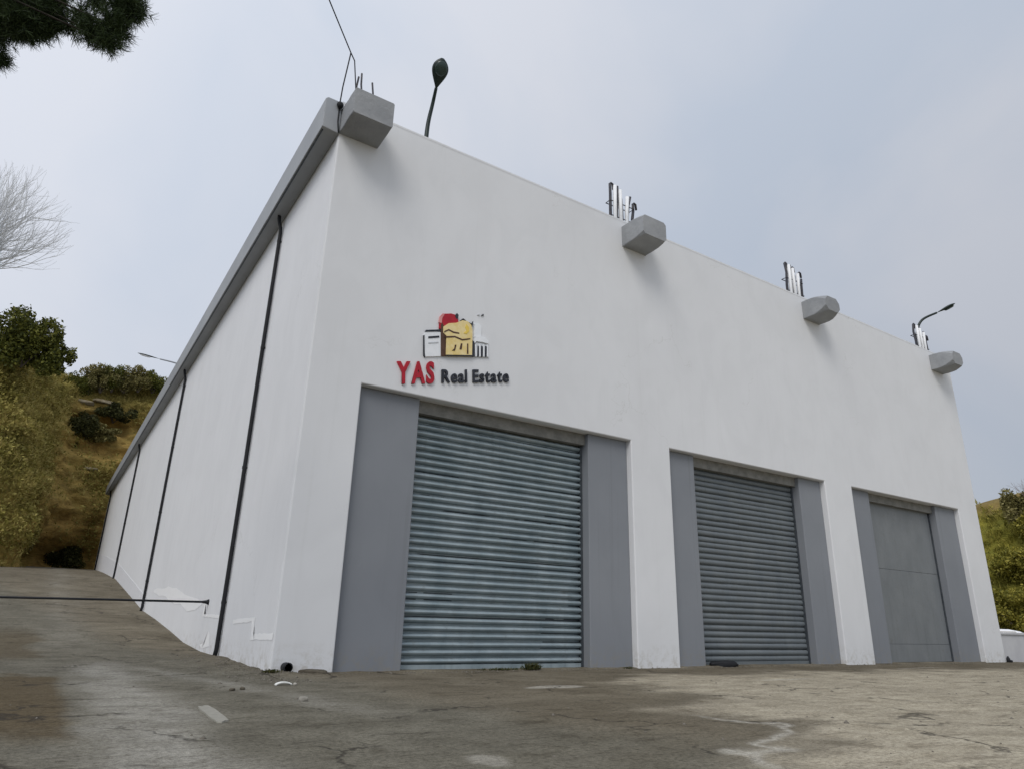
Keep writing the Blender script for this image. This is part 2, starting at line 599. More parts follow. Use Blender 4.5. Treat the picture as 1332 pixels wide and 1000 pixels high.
wob = (fbm(GX, GY, 1.0, .8, 5) - .5)
wob2 = (fbm(GX, GY, 7.0, 2.5, 4) - .5)
d1 = .832 * GX - .555 * GY - 4.97 + wob * 2.4 + wob2 * .5
d2 = -1.25 - GY - .05 * (GX - 5) + wob * 2.0 + wob2 * .5
dd = np.minimum(d1, d2)
pale = sstep(-.35, .9, dd + (fbm(GX * .6, GY * 2.4, 21.0, 1.2, 5) - .5) * 2.2) * (.72 + .55 * (fbm(GX, GY, 2.0, .9, 4) - .3)) * sstep(60, 25, GX)
fattr(gm, 'pale', np.clip(pale, 0, 1))
rim = np.exp(-((d1 - .02) / .07) ** 2) * sstep(-7.6, -7.0, GY) * sstep(-5.2, -5.8, GY) * .8
for (cx, cy, rx, ry, st) in ((2.8, -2.65, .42, .16, .6), (7.4, -2.6, .7, .10, .45), (-.45, -6.4, .12, .2, .4), (14, -1.2, .9, .06, .4)):
    q = ((GX - cx) / rx) ** 2 + ((GY - cy) / ry) ** 2 + wob2 * 1.6
    rim = np.maximum(rim, st * sstep(1.2, .6, q))
fattr(gm, 'rim', np.clip(rim, 0, 1))
ramp_side = sstep(.8, -.4, GX + .18 * (GY + 1) + wob * 1.2)
fattr(gm, 'grey', np.clip(ramp_side, 0, 1))
strip = np.exp(-((GX + 1.95 - .02 * (GY + 2) + wob * .7) / .36) ** 2) * sstep(3.5, 0, GY)
strip2 = np.exp(-((GX + .9 + .22 * (GY + 1.0) + wob * .6) / .22) ** 2) * sstep(-5, -3, GY) * sstep(2.5, .5, GY) * .55
ar = np.exp(-((GX + 2.2 + wob * .8) / .5) ** 2) * sstep(3, 8, GY) * .3
fattr(gm, 'bluish', np.clip(np.maximum(strip * 1.2, np.maximum(strip2, ar)) * (.35 + 2.0 * (fbm(GX * 2.2, GY * .7, 12.0, 1.4, 5) - .25)), 0, 1))
br = sstep(-2.36, -2.50, GX + wob2 * .12) * sstep(.7, .35, GY + wob2 * 1.2) * sstep(-4.9, -4.2, GY + wob * 2) * .9
br2 = sstep(2.2, 4, GY) * sstep(10, 7.5, GY) * sstep(-2.5, -2.75, GX + wob * .9) * .6
br3 = np.exp(-((dd + .9) / .8) ** 2) * .22 * sstep(-1, 1, GX)
fattr(gm, 'brown', np.clip(np.maximum(np.maximum(br, br2), br3), 0, 1))
ground = link('ground', gm, M['ground'])
tag(ground, 'worn stained concrete yard rising into a ramp beside the warehouse', None, kind='structure')

# ------------------------------------------------------------------ the warehouse
HT = 9.48          # wall top
XR = 21.2          # facade length
YB = 48.0          # building depth
B = empty('warehouse', (0, 0, 0))
tag(B, 'long white rendered warehouse with three grey shutter doors and jutting beam ends', 'warehouse')

OPEN = [(.88, 6.70), (7.80, 13.27), (14.45, 20.02)]
HEAD = 4.33
bm = bmesh.new()
xb = [0] + [v for o in OPEN for v in o] + [XR]
TH = .60
# outline of front wall: one polygon around the openings, split per column to stay planar
cols = [(xb[i], xb[i + 1], i % 2 == 1) for i in range(len(xb) - 1)]
vc = {}


def gv(x, y, z):
    k = (round(x, 4), round(y, 4), round(z, 4))
    if k not in vc:
        vc[k] = bm.verts.new(k)
    return vc[k]


for (a, b, op) in cols:
    for yy in (0.0, TH):
        bm.faces.new((gv(a, yy, HEAD), gv(b, yy, HEAD), gv(b, yy, HT), gv(a, yy, HT)))
        if not op:
            bm.faces.new((gv(a, yy, -.4), gv(b, yy, -.4), gv(b, yy, HEAD), gv(a, yy, HEAD)))
    bm.faces.new((gv(a, 0, HT), gv(b, 0, HT), gv(b, TH, HT), gv(a, TH, HT)))
    if op:
        bm.faces.new((gv(a, 0, HEAD), gv(a, TH, HEAD), gv(b, TH, HEAD), gv(b, 0, HEAD)))
        bm.faces.new((gv(a, 0, -.4), gv(a, 0, HEAD), gv(a, TH, HEAD), gv(a, TH, -.4)))
        bm.faces.new((gv(b, 0, -.4), gv(b, TH, -.4), gv(b, TH, HEAD), gv(b, 0, HEAD)))
for xx in (0, XR):
    bm.faces.new((gv(xx, 0, -.4), gv(xx, TH, -.4), gv(xx, TH, HEAD), gv(xx, 0, HEAD)))
    bm.faces.new((gv(xx, 0, HEAD), gv(xx, TH, HEAD), gv(xx, TH, HT), gv(xx, 0, HT)))
fw = bevel(obj('front_wall', bm, M['white'], B), .022, 3)

bm = bmesh.new()
bx(bm, -.004, .05, .024, YB, -.4, HT - .002)
obj('side_wall', bm, M['white2'], B)
bm = bmesh.new()
bx(bm, XR - .4, XR, TH, YB, -.4, HT)
obj('side_wall', bm, M['white'], B)
bm = bmesh.new()
bx(bm, .4, XR - .4, YB - .4, YB, -.4, HT)
obj('rear_wall', bm, M['white'], B)
bm = bmesh.new()
bx(bm, .4, XR - .4, TH, YB - .4, HT - .45, HT - .2)
obj('roof_slab', bm, M['roof'], B)
# parapet coping strip, slightly uneven cement skim
bm = bmesh.new()
n = 90
for i in range(n):
    x0, x1 = XR * i / n, XR * (i + 1) / n
    w0 = .008 + .012 * float(fbm(x0 * 2, 0, 0, 1, 3)); w1 = .008 + .012 * float(fbm(x1 * 2, 0, 0, 1, 3))
    a = [bm.verts.new(q) for q in ((x0, -.003, HT - .03), (x1, -.003, HT - .03), (x1, -.003, HT + w1), (x0, -.003, HT + w0), (x0, TH - .1, HT + w0), (x1, TH - .1, HT + w1))]
    bm.faces.new(a[:4])
    bm.faces.new((a[3], a[2], a[5], a[4]))
bmesh.ops.remove_doubles(bm, verts=bm.verts[:], dist=.0005)
obj('coping', bm, M['white'], B)

# eaves box along the long side
bm = bmesh.new()
prism(bm, [(-.31, 8.80), (-.006, 8.77), (-.006, 9.40), (-.10, 9.44), (-.27, 9.44), (-.31, 9.40)], -.03, YB)
bevel(obj('eaves_box', bm, M['fascia'], B), .012, 2)
# dark drip groove under the eaves box
bm = bmesh.new()
bx(bm, -.285, -.265, .05, YB - .2, 8.778, 8.80)
obj('drip_strip', bm, M['rail'], B)

# drainpipes down the long side
for (y, r) in ((3.28, .038), (15.1, .040), (28.6, .042), (45.8, .045)):
    zb = float(wall_base(y))
    bm = bmesh.new()
    tube(bm, [(-.13, y - .02, 8.83), (-.125, y - .01, 8.72), (-.10, y, 8.62), (-.065, y, 8.52), (-.055, y, 8.40), (-.055, y + .01, 5.5),
              (-.055, y - .02, 3.0), (-.055, y, zb + .12), (-.075, y, zb - .03)], r, 10)
    dp = obj('drainpipe', bm, M['black'], B, True)
    for k in range(4):
        z = zb + .9 + k * (7.3 - zb) / 3.0
        bm = bmesh.new()
        tube(bm, [(-.055, y, z - .025), (-.055, y, z + .025)], r + .005, 10)
        bx(bm, -.05, .0, y - .012, y + .012, z - .012, z + .012)
        obj('pipe_clip', bm, M['black'], dp)

# white paint touch-ups on the long wall near the ground
def side_patch(pts, x=-.008, name='paint_patch', m='fresh', jag=0.02, seed=1):
    r = random.Random(seed)
    out = []
    for i in range(len(pts)):
        a, b = pts[i], pts[(i + 1) % len(pts)]
        k = max(1, int(math.hypot(b[0] - a[0], b[1] - a[1]) / (.12 if jag < .02 else .6)))
        for j in range(k):
            t = j / k
            out.append((a[0] + (b[0] - a[0]) * t + r.uniform(-jag, jag), a[1] + (b[1] - a[1]) * t + r.uniform(-jag, jag)))
    bm = bmesh.new()
    f = bm.faces.new([bm.verts.new((x, p[0], p[1])) for p in out])
    bmesh.ops.triangulate(bm, faces=[f])
    ob = obj(name, bm, M[m], B)
    return ob


side_patch([(.02, .44), (1.25, .40), (1.25, .58), (1.32, .66), (2.55, .60), (2.55, .67), (1.12, .73), (1.10, .49), (.02, .53)], seed=2, jag=.008)
side_patch([(3.42, .68), (5.3, .70), (5.3, .93), (5.15, .93), (5.15, .755), (3.42, .735)], seed=3, jag=.008)
side_patch([(5.6, .96), (6.2, .85), (7.2, .80), (8.2, .95), (9.0, .98), (10.8, 1.14), (13.4, 1.30), (13.4, 1.42), (10.6, 1.40), (9.2, 1.34), (8.4, 1.22), (7.2, 1.12), (6.1, 1.06)], seed=4, jag=.03)
side_patch([(4.15, .18), (4.85, .10), (5.1, .16), (4.7, .24), (4.45, .45), (4.25, .40)], seed=5, jag=.03)
# long pale band following the rising foot
bm = bmesh.new()
pv = None
for y in np.concatenate([np.arange(14.9, 20, .6), np.arange(20, 47.8, 1.3)]):
    z0 = float(wall_base(y)); hgt = .42 + .022 * (y - 15)
    v = [bm.verts.new((-.010, y, z0 - .2)), bm.verts.new((-.010, y, z0 + hgt)), bm.verts.new((-.0045, y, z0 + hgt + .004))]
    if pv:
        bm.faces.new((pv[0], v[0], v[1], pv[1]))
        bm.faces.new((pv[1], v[1], v[2], pv[2]))
    pv = v
obj('paint_band', bm, M['band'], B)

# beam ends with starter bars
BEAMX = [0.0, 6.62, 13.22, 19.93]


def beam_mesh(i):
    w, L, z0, z1 = .73, .68, 8.80, 9.32
    c = [.012, .05, .13, .12][i]          # how far the outer corners are broken off
    bm = bmesh.new()
    n = 7
    rings = []
    h = z1 - z0
    for k in range(n):
        t = k / (n - 1)
        y = .05 - (L + .05) * t
        s_ = max(0, (t - .4) / .6) ** 2 * c
        q = .014 + s_ * .9
        ix, iz0, iz1 = s_ * .35, s_ * (.55 if i else .1), s_ * .25
        W_, H0, H1 = w - ix, z0 + iz0, z1 - iz1
        ring = [bm.verts.new((px + .004 * rnd.uniform(-1, 1), y, pz + .004 * rnd.uniform(-1, 1))) for (px, pz) in
                ((ix + q, H0), (W_ - q, H0), (W_, H0 + q), (W_, H1 - q), (W_ - q, H1), (ix + q, H1), (ix, H1 - q), (ix, H0 + q))]
        rings.append(ring)
    for k in range(n - 1):
        m = len(rings[0])
        for j in range(m):
            bm.faces.new((rings[k][j], rings[k][(j + 1) % m], rings[k + 1][(j + 1) % m], rings[k + 1][j]))
    bm.faces.new(rings[-1])
    bm.faces.new(rings[0][::-1])
    return bm


for i, xb_ in enumerate(BEAMX):
    be = obj('beam_end', beam_mesh(i), M['beam'], B, False, (xb_, 0, 0))
    bevel(be, .008, 2, 30)
    # starter bars of the column behind the parapet
    r = random.Random(40 + i)
    bars = []
    bh = [1.05, 1.02, 1.02, .92][i]
    x0 = [.22, -.16, -.30, -.28][i]
    if i == 0:
        specs = [(.24, .12, .80, .02), (.40, .14, .92, -.06), (.56, .12, .80, -.02), (.60, .30, .72, .02)]
    else:
        specs = [(x0, .18, bh, .0), (x0 + .17, .16, bh, .03), (x0 + .36, .18, bh * .95, -.04), (x0 + .52, .2, bh * .9, .10), (x0 + .66, .18, bh * .72, .04)]
    for (bx_, by, h, lean) in specs:
        bm = bmesh.new()
        pts = [(bx_, by, HT - .25), (bx_ + lean * .2, by, HT + h * .35), (bx_ + lean * .7 + r.uniform(-.03, .03), by + r.uniform(-.03, .03), HT + h * .72), (bx_ + lean * 1.3, by, HT + h)]
        if i and r.random() < .55:
            pts += [(bx_ + lean * 1.3 + .035, by, HT + h + .035), (bx_ + lean * 1.3 + .085, by, HT + h + .02), (bx_ + lean * 1.3 + .10, by, HT + h - .12)]
        tube(bm, pts, [.036, .036, .034, .032] + [.028] * (len(pts) - 4) if i else .018, 7)
        obj('starter_bar', bm, M['steel'], be, True)
    if i:
        for (cx_, ch, ln) in ((x0 + .09, bh * .96, .02), (x0 + .27, bh * .9, .0), (x0 + .44, bh * .8, .05)):  # added pale rods stand in for white glare between the bars
            bm = bmesh.new()
            tube(bm, [(cx_, .13, HT - .25), (cx_ + ln * .4, .13, HT + ch * .5), (cx_ + ln, .13, HT + ch)], .046, 8)
            obj('pale_glare', bm, M['pale_glare'], be, True)
        for zz in (.16, .55):
            bm = bmesh.new()
            q = [(x0 - .03, .14, HT + zz), (x0 + .70, .14, HT + zz + .02), (x0 + .70, .30, HT + zz + .02), (x0 - .03, .30, HT + zz), (x0 - .03, .14, HT + zz)]
            tube(bm, q, .012, 6)
            obj('tie_wire', bm, M['steel'], be, True)

# ------------------------------------------------------------------ shutter bays
PIERS = [((.88, 1.99), (5.68, 6.70)), ((7.80, 8.67), (12.38, 13.27)), ((14.45, 15.44), (18.88, 20.02))]
REC, SREC = .14, .36
for k, ((a0, a1), (b0, b1)) in enumerate(PIERS):
    for (p0, p1) in ((a0, a1), (b0, b1)):
        bm = bmesh.new()
        bx(bm, p0 + .002, p1 - .002, REC, TH + .1, -.35, HEAD - .004)
        bevel(obj('pier', bm, M['grey'], B), .014, 2)
    # header beam over the shutter
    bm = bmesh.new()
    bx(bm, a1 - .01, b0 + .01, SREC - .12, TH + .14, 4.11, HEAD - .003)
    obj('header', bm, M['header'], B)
    sh = empty('roller_shutter', (0, 0, 0))
    sh.parent = B
    zt = 4.20
    if k < 2:
        # interlocking curved slats, each its own piece
        pitch = .122
        n_sl = int(round(zt / pitch))
        bm = bmesh.new()
        prof = []
        for q in range(7):
            t = q / 6
            dep = (.046 if k == 0 else .020) * math.sin(math.pi * t) ** .8
            g_ = .020 if k == 0 else .012
            prof.append((-dep, g_ + (pitch - 2 * g_) * t))
        gd = .050 if k == 0 else .018
        prof = [(gd, 0.0), (gd, g_ * .8)] + prof + [(gd, pitch - g_ * .8), (gd, pitch)]
        bm.free()
        variants = []
        NS = 20
        for vi in range(5):
            bm = bmesh.new()
            cols_ = []
            for u in range(NS + 1):
                xx = a1 + .03 + (b0 - a1 - .06) * u / NS
                dent = .018 * (float(fbm(xx * 1.3, vi * 3.7 + k * 20, 0, 1, 3)) - .5) + (-.012 if (vi == 3 and 6 <= u <= 8) else 0)
                wz = .010 * (float(fbm(xx * .9, vi * 5.1 + 40 + k * 20, 0, 1, 2)) - .5)
                cols_.append([bm.verts.new((xx, y + dent, z + wz)) for (y, z) in prof])
            for u in range(NS):
                for q in range(len(prof) - 1):
                    f = bm.faces.new((cols_[u][q], cols_[u + 1][q], cols_[u + 1][q + 1], cols_[u][q + 1]))
                    f.smooth = 2 <= q <= 7
            bmesh.ops.recalc_face_normals(bm, faces=bm.faces[:])
            me = bpy.data.meshes.new('slat')
            bm.to_mesh(me)
            bm.free()
            me.materials.append(M['shut1'] if k == 0 else M['shut2'])
            variants.append(me)
        for s in range(n_sl):
            o = link('slat', variants[(s * 7 + s // 3) % 5], None, sh)
            o.location = (rnd.uniform(-.006, .006), SREC + .02 + rnd.uniform(-.004, .004), .075 + s * pitch)
            o.rotation_euler = (rnd.uniform(-.05, .05), rnd.uniform(-.0008, .0008), rnd.uniform(-.0008, .0008))
        bm = bmesh.new()
        bx(bm, a1 + .03, b0 - .03, SREC - .005, SREC + .045, .012, .080)
        obj('bottom_bar', bm, M['shut1'] if k == 0 else M['shut2'], sh)
    else:
        for (z0, z1) in ((.015, .455), (.459, 2.355), (2.359, zt)):
            bm = bmesh.new()
            bx(bm, a1 + .03, b0 - .03, SREC, SREC + .05, z0, z1)
            bevel(obj('door_panel', bm, M['shut3'], sh), .008, 2)
    bm = bmesh.new()
    bx(bm, a1 - .01, b0 + .01, SREC + .075, SREC + .095, .005, zt)
    obj('backing', bm, M['rail'], sh)
    for (g0, g1) in ((a1 - .01, a1 + .045), (b0 - .045, b0 + .01)):
        bm = bmesh.new()
        bx(bm, g0, g1, SREC - .03, SREC + .04 - .0015, .0, zt + .02)
        obj('guide_rail', bm, M['rail'], sh)

# threshold strip of dirt under the doors
for k, (a, b) in enumerate(OPEN):
    bm = bmesh.new()
    n = 60
    for i in range(n):
        x0, x1 = a + (b - a) * i / n, a + (b - a) * (i + 1) / n
        h0 = .012 + .035 * max(0, float(fbm(x0 * 3, k, 0, 1, 3)) - .42); h1 = .012 + .035 * max(0, float(fbm(x1 * 3, k, 0, 1, 3)) - .42)
        v = [bm.verts.new(q) for q in ((x0, -.06, -.02), (x1, -.06, -.02), (x1, .05, h1), (x0, .05, h0), (x0, .42, h0), (x1, .42, h1))]
        bm.faces.new(v[:4])
        bm.faces.new((v[3], v[2], v[5], v[4]))
    bmesh.ops.remove_doubles(bm, verts=bm.verts[:], dist=.0005)
    obj('threshold', bm, M['ground'], B, True)

# ------------------------------------------------------------------ company sign on the facade
SG = empty('company_sign', (1.446, 0, 4.439))
tag(SG, 'wall sign with red and black lettering under an emblem of little buildings', 'sign')


def sgn(u, v):      # sign's own slanted layout (units: about 1.5 cm) -> wall plane
    return (.0150 * u - .0010 * v, .0033 * u + .0140 * v)


def sign_poly(name, pts, m, y0=-.03, y1=-.002, parent=None):
    bm = bmesh.new()
    prism(bm, [sgn(*p) for p in pts], y0, y1)
    return obj(name, bm, m, parent or SG)


M['s_red'] = var_mat('sign_red', (.36, .006, .018), (.46, .012, .028), 9, .4, bump=0)
M['s_redpale'] = var_mat('sign_red_edge', (.62, .22, .22), (.7, .34, .32), 9, .5, bump=0)
M['s_black'] = var_mat('sign_black', (.010, .012, .018), (.03, .032, .042), 9, .4, bump=0)
M['s_yel'] = var_mat('sign_yellow', (.76, .58, .22), (.82, .68, .36), 9, .5, bump=0)
M['s_gold'] = var_mat('sign_gold', (.75, .50, .05), (.8, .6, .12), 9, .5, bump=0)
M['s_white'] = var_mat('sign_white', (.84, .85, .87), (.78, .80, .82), 9, .5, bump=0)
M['s_brown'] = var_mat('sign_brown', (.06, .028, .015), (.10, .05, .03), 9, .5, bump=0)
M['s_grey'] = var_mat('sign_grey', (.55, .57, .6), (.62, .64, .66), 9, .5, bump=0)


def letters(text, u0, v0, cap, width, m, bold, name='letter', edge=None):
    """each character one mesh, fitted to the given width"""
    cu = bpy.data.curves.new('t', 'FONT')
    cu.body = text
    cu.size = 1.0
    xs_ = []
    items = []
    x = 0.0
    for ch in text:
        c1 = bpy.data.curves.new('t', 'FONT')
        c1.body = ch
        c1.size = 1.0
        c1.offset = bold
        c1.extrude = .02
        c1.resolution_u = 4
        ob = bpy.data.objects.new('t', c1)
        C.objects.link(ob)
        dg = bpy.context.evaluated_depsgraph_get()
        me = bpy.data.meshes.new_from_object(ob.evaluated_get(dg))
        bpy.data.objects.remove(ob)
        if ch == ' ':
            x += .36
            continue
        co = np.array([v.co[:] for v in me.vertices])
        w = co[:, 0].max() - co[:, 0].min()
        items.append((me, co, x - co[:, 0].min()))
        x += w + .07
    tot = x - .07
    for me, co, dx in items:
        u = u0 + (co[:, 0] + dx) / tot * width
        v = v0 + co[:, 1] / .70 * cap
        y = np.where(co[:, 2] > 0, -.035, -.002)
        P_ = [(sgn(a, b)[0], c, sgn(a, b)[1]) for a, b, c in zip(u, v, y)]
        me.vertices.foreach_set('co', np.array(P_, np.float32).ravel())
        me.update()
        link(name, me, m, SG)


letters('YAS', 1.5, 1.0, 26, 46, M['s_red'], .035)
letters('Real Estate', 57, 1.0, 16.5, 92, M['s_black'], .022)
# emblem (u = px-515, v = 498-py)
sign_poly('emblem_block', [(35, 34), (57, 35), (57, 67), (37, 68), (34, 62)], M['s_white'], -.022)
sign_poly('emblem_line', [(36, 66.5), (57, 68), (57, 70.5), (37, 69)], M['s_black'], -.03)
sign_poly('emblem_line', [(40, 58), (54, 59.5), (54, 62), (40, 60.5)], M['s_black'], -.03)
sign_poly('emblem_line', [(40, 51.5), (53, 52.5), (53, 54), (40, 53)], M['s_grey'], -.03)
sign_poly('emblem_line', [(34, 36), (35.4, 33), (36.2, 33), (35.4, 38), (35, 62), (34, 62)], M['s_black'], -.03)
sign_poly('emblem_roof', [(54, 72), (55, 87), (60, 92), (70, 93), (78, 91), (80, 82), (76, 76), (58, 70)], M['s_red'], -.028)
sign_poly('emblem_roof_edge', [(53.5, 80), (55, 88), (59, 92.5), (61, 91), (58, 86), (57, 79)], M['s_redpale'], -.034)
sign_poly('emblem_line', [(75, 90), (78, 94), (80, 91), (79, 86), (77, 86)], M['s_black'], -.034)
sign_poly('emblem_shadow', [(56, 35), (64, 35), (64, 66), (58, 80), (56, 76)], M['s_brown'], -.032)
sign_poly('emblem_house', [(62, 35), (97, 35), (98.5, 70), (97, 78), (92, 83), (85, 84), (76, 80), (66, 79), (59, 74), (59, 66), (63, 62)], M['s_yel'], -.042)
sign_poly('emblem_line', [(60, 66), (66, 69), (72, 66), (80, 65), (80, 66.6), (72, 68), (66, 71), (60, 68)], M['s_brown'], -.048)
sign_poly('emblem_line', [(61, 59), (74, 60), (84, 56), (95, 58), (95, 59.5), (84, 58), (74, 62), (61, 61)], M['s_brown'], -.048)
sign_poly('emblem_gold', [(86, 66), (90, 65), (93.5, 69), (93, 75), (90, 79), (88, 74), (90, 70)], M['s_gold'], -.048)
sign_poly('emblem_window', [(70, 42), (74, 42), (76, 50), (74, 50), (73, 45)], M['s_brown'], -.048)
sign_poly('emblem_window', [(80, 44), (83, 44), (84, 52), (82, 52)], M['s_brown'], -.048)
sign_poly('emblem_window', [(90, 38), (92, 38), (92, 52), (90.5, 52)], M['s_brown'], -.048)
sign_poly('emblem_line', [(62, 35), (97, 35), (97, 36.4), (62, 36.4)], M['s_black'], -.049)
sign_poly('emblem_line', [(97, 35), (101, 35), (101, 55), (98.5, 57)], M['s_black'], -.036)
sign_poly('emblem_line', [(82, 84), (86, 87), (91, 83), (98, 80), (100, 84), (98.5, 76), (93, 81), (86, 84.5)], M['s_black'], -.038)
sign_poly('emblem_tower', [(101, 62), (111, 63), (111.5, 78), (108, 81), (102, 80)], M['s_white'], -.024)
sign_poly('emblem_block', [(100, 52), (101, 61), (108, 63), (116, 62), (120.5, 57), (120.5, 53), (113, 55), (104, 56)], M['s_white'], -.034)
sign_poly('emblem_arcade', [(102, 35), (121, 35), (120, 50), (112, 53.5), (103, 54)], M['s_grey'], -.020)
for (u, w) in ((105, 2), (110, 2.4), (115.5, 2.2)):
    sign_poly('emblem_column', [(u, 35), (u + w, 35), (u + w + .8, 49), (u + .8, 50)], M['s_black'], -.028)
for (u, w) in ((102, 2), (107.5, 2), (113, 2), (118.5, 1.8)):
    sign_poly('emblem_column', [(u, 35), (u + w, 35), (u + w, 51), (u, 52)], M['s_white'], -.030)
sign_poly('emblem_bird', [(107, 93.2), (110, 93.6), (110, 94.4), (107, 94)], M['s_grey'], -.02)
sign_poly('emblem_bird', [(112, 92.5), (116, 93.2), (115, 95.4), (113.5, 94)], M['s_black'], -.02)

# ------------------------------------------------------------------ lamps on the roof


def lamp(label, pts, r, head_w, head_l, grp='gooseneck lamps on the roof', lens='lampglass'):
    L = empty('roof_lamp', pts[0])
    tag(L, label, 'lamp', grp)
    o0 = Vector(pts[0])
    P3 = [Vector(p) - o0 for p in pts]
    # smooth the arm
    fine = []
    for i in range(len(P3) - 1):
        p0 = P3[max(i - 1, 0)]; p1 = P3[i]; p2 = P3[i + 1]; p3 = P3[min(i + 2, len(P3) - 1)]
        for q in range(8):
            t = q / 8
            fine.append(.5 * ((2 * p1) + (p2 - p0) * t + (2 * p0 - 5 * p1 + 4 * p2 - p3) * t * t + (3 * p1 - p0 - 3 * p2 + p3) * t ** 3))
    fine.append(P3[-1])
    bm = bmesh.new()
    tube(bm, fine, [r * (1.15 - .4 * i / len(fine)) for i in range(len(fine))], 10)
    obj('arm', bm, M['lampdark'] if lens == 'lampglass' else M['fascia'], L, True)
    bm = bmesh.new()
    bx(bm, -.09, .09, -.09, .09, -.30, -.26)
    obj('base_plate', bm, M['lampdark'], L)
    # drop-shaped head
    d = (P3[-1] - P3[-2]).normalized()
    side = d.cross(Vector((0, 0, 1))).normalized()
    upv = side.cross(d)
    bm = bmesh.new()
    rings = []
    S = 14
    for i in range(S + 1):
        t = i / S
        w = head_w * .5 * (math.sin(math.pi * min(1, t * .96 + .02) ** 1.55) ** .75 * .96 + .05 * (1 - t))
        h = w * .42
        c_ = P3[-1] + d * (head_l * t - .02)
        rings.append([bm.verts.new(c_ + side * w * math.cos(a) + upv * h * math.sin(a)) for a in [2 * math.pi * k / 16 for k in range(16)]])
    for i in range(S):
        for k in range(16):
            bm.faces.new((rings[i][k], rings[i][(k + 1) % 16], rings[i + 1][(k + 1) % 16], rings[i + 1][k]))
    bm.faces.new(rings[0][::-1]); bm.faces.new(rings[-1])
    hd = obj('lamp_head', bm, M['lampdark'], L, True)
    bm = bmesh.new()
    c_ = P3[-1] + d * head_l * .62 - upv * head_w * .19
    ring = [bm.verts.new(c_ + side * head_w * .36 * math.cos(a) + d * head_l * .25 * math.sin(a)) for a in [2 * math.pi * k / 20 for k in range(20)]]
    low = [bm.verts.new(v.co - upv * .03 - (v.co - c_) * .2) for v in ring]
    for k in range(20):
        bm.faces.new((ring[k], ring[(k + 1) % 20], low[(k + 1) % 20], low[k]))
    bm.faces.new(low)
    obj('lens', bm, M[lens], hd, True)
    return L


lamp('tall dark gooseneck lamp on the roof nearest the front corner', [(1.80, .33, 9.42), (1.81, .31, 10.05), (1.83, .20, 10.5), (1.80, .02, 10.75)], .042, .34, .58)
lamp('dark gooseneck lamp on the roof by the last beam end at the right', [(20.05, .33, 9.42), (20.10, .32, 10.2), (20.30, .18, 10.72), (20.68, -.16, 10.98)], .045, .24, .72)
lamp('thin lamp arm reaching out over the eaves of the long left side', [(.35, 18, 9.32), (.30, 18, 9.65), (-.05, 18, 9.88), (-.75, 18, 9.94)], .034, .13, .80, lens='pale_glare')

# ------------------------------------------------------------------ overhead cable to the front corner
CB = empty('overhead_cable', (0.03, 0, 9.5))
tag(CB, 'black overhead cable coming down to the front corner of the roof', 'cable')

top = Vector((.025, -.02, 10.60))
bm = bmesh.new()
end = Vector((-15.1, -18.75, 12.4))
# keep the cable in the vertical plane from the corner to a pole beyond the yard's front left
pts = []
for i in range(41):
    t = i / 40
    p = top.lerp(end, t)
    p.z -= 0.5 * 4 * t * (1 - t)
    pts.append(p - CB.location)
tube(bm, pts, .011, 6)
cable_main = obj('strand', bm, M['black'], CB, True)
for q in ([top, (.10, -.06, 10.42), (.20, .02, 9.95), (.26, .06, 9.62), (.27, .08, 9.44)], [top, (-.005, -.03, 10.25), (-.05, -.05, 9.75), (-.06, -.04, 9.42), (-.055, -.04, 9.0), (-.02, -.04, 8.78)]):
    bm = bmesh.new()
    tube(bm, [Vector(p) - CB.location for p in q], .012, 6)
    obj('strand', bm, M['black'], CB, True)
bm = bmesh.new()
bmesh.ops.create_uvsphere(bm, u_segments=14, v_segments=10, radius=.062)
bmesh.ops.scale(bm, verts=bm.verts[:], vec=(1, .8, 1.1))
bmesh.ops.translate(bm, verts=bm.verts[:], vec=Vector((-.06, -.075, 9.33)) - CB.location)
obj('insulator', bm, M['black'], CB, True)
# the pole that carries its other end
UP = empty('utility_pole', (-15.1, -18.75, -.4))
tag(UP, 'wooden utility pole carrying the far end of the cable', 'pole')
bm = bmesh.new()
tube(bm, [(0, 0, 0), (0, 0, 7), (0, 0, 13.1)], [.16, .14, .11], 10)
obj('pole', bm, M['bark'], UP, True)

# ------------------------------------------------------------------ barrier pole across the ramp
BP = empty('barrier_pole', (-.004, 4.9, .975))
tag(BP, 'thin black steel pole reaching level from the side wall across the ramp', 'pole')
bm = bmesh.new()
tube(bm, [(-.04, 0, 0), (-2.2, .005, -.022), (-4.4, 0, -.05)], .020, 10)
obj('bar', bm, M['black'], BP, True)
bm = bmesh.new()
tube(bm, [(0, 0, 0), (-.012, 0, 0), (-.05, 0, 0), (-.12, 0, 0)], [.055, .052, .034, .022], 12)
obj('wall_flange', bm, M['black'], BP, True)
bm = bmesh.new()
tube(bm, [(-4.4, 0, -1.1), (-4.4, 0, .08)], .04, 10)
obj('post', bm, M['black'], BP, True)

# ------------------------------------------------------------------ foliage builders


def quads_at(cen, size, rs, aspect=.6, upbias=0.0, tri=False):
    """random leaf faces centred on cen (n,3)"""
    n = len(cen)
    nrm = rs.normal(size=(n, 3))
    nrm[:, 2] += upbias
    nrm /= np.linalg.norm(nrm, axis=1, keepdims=True)
    a = np.cross(nrm, rs.normal(size=(n, 3)))
    a /= np.linalg.norm(a, axis=1, keepdims=True) + 1e-9
    b = np.cross(nrm, a)
    s = (size * rs.uniform(.55, 1.35, n))[:, None]
    a = a * s
    b = b * s * aspect
    if tri:
        v = np.stack([cen - a - b * .3, cen - a + b * .3, cen + a], 1)
        return v.reshape(-1, 3), np.arange(3 * n).reshape(-1, 3)
    # leaf as a diamond, a little folded
    v = np.stack([cen - a, cen - b * .9 + nrm * s * .12, cen + a, cen + b * .9 + nrm * s * .12], 1)
    return v.reshape(-1, 3), np.arange(4 * n).reshape(-1, 4)


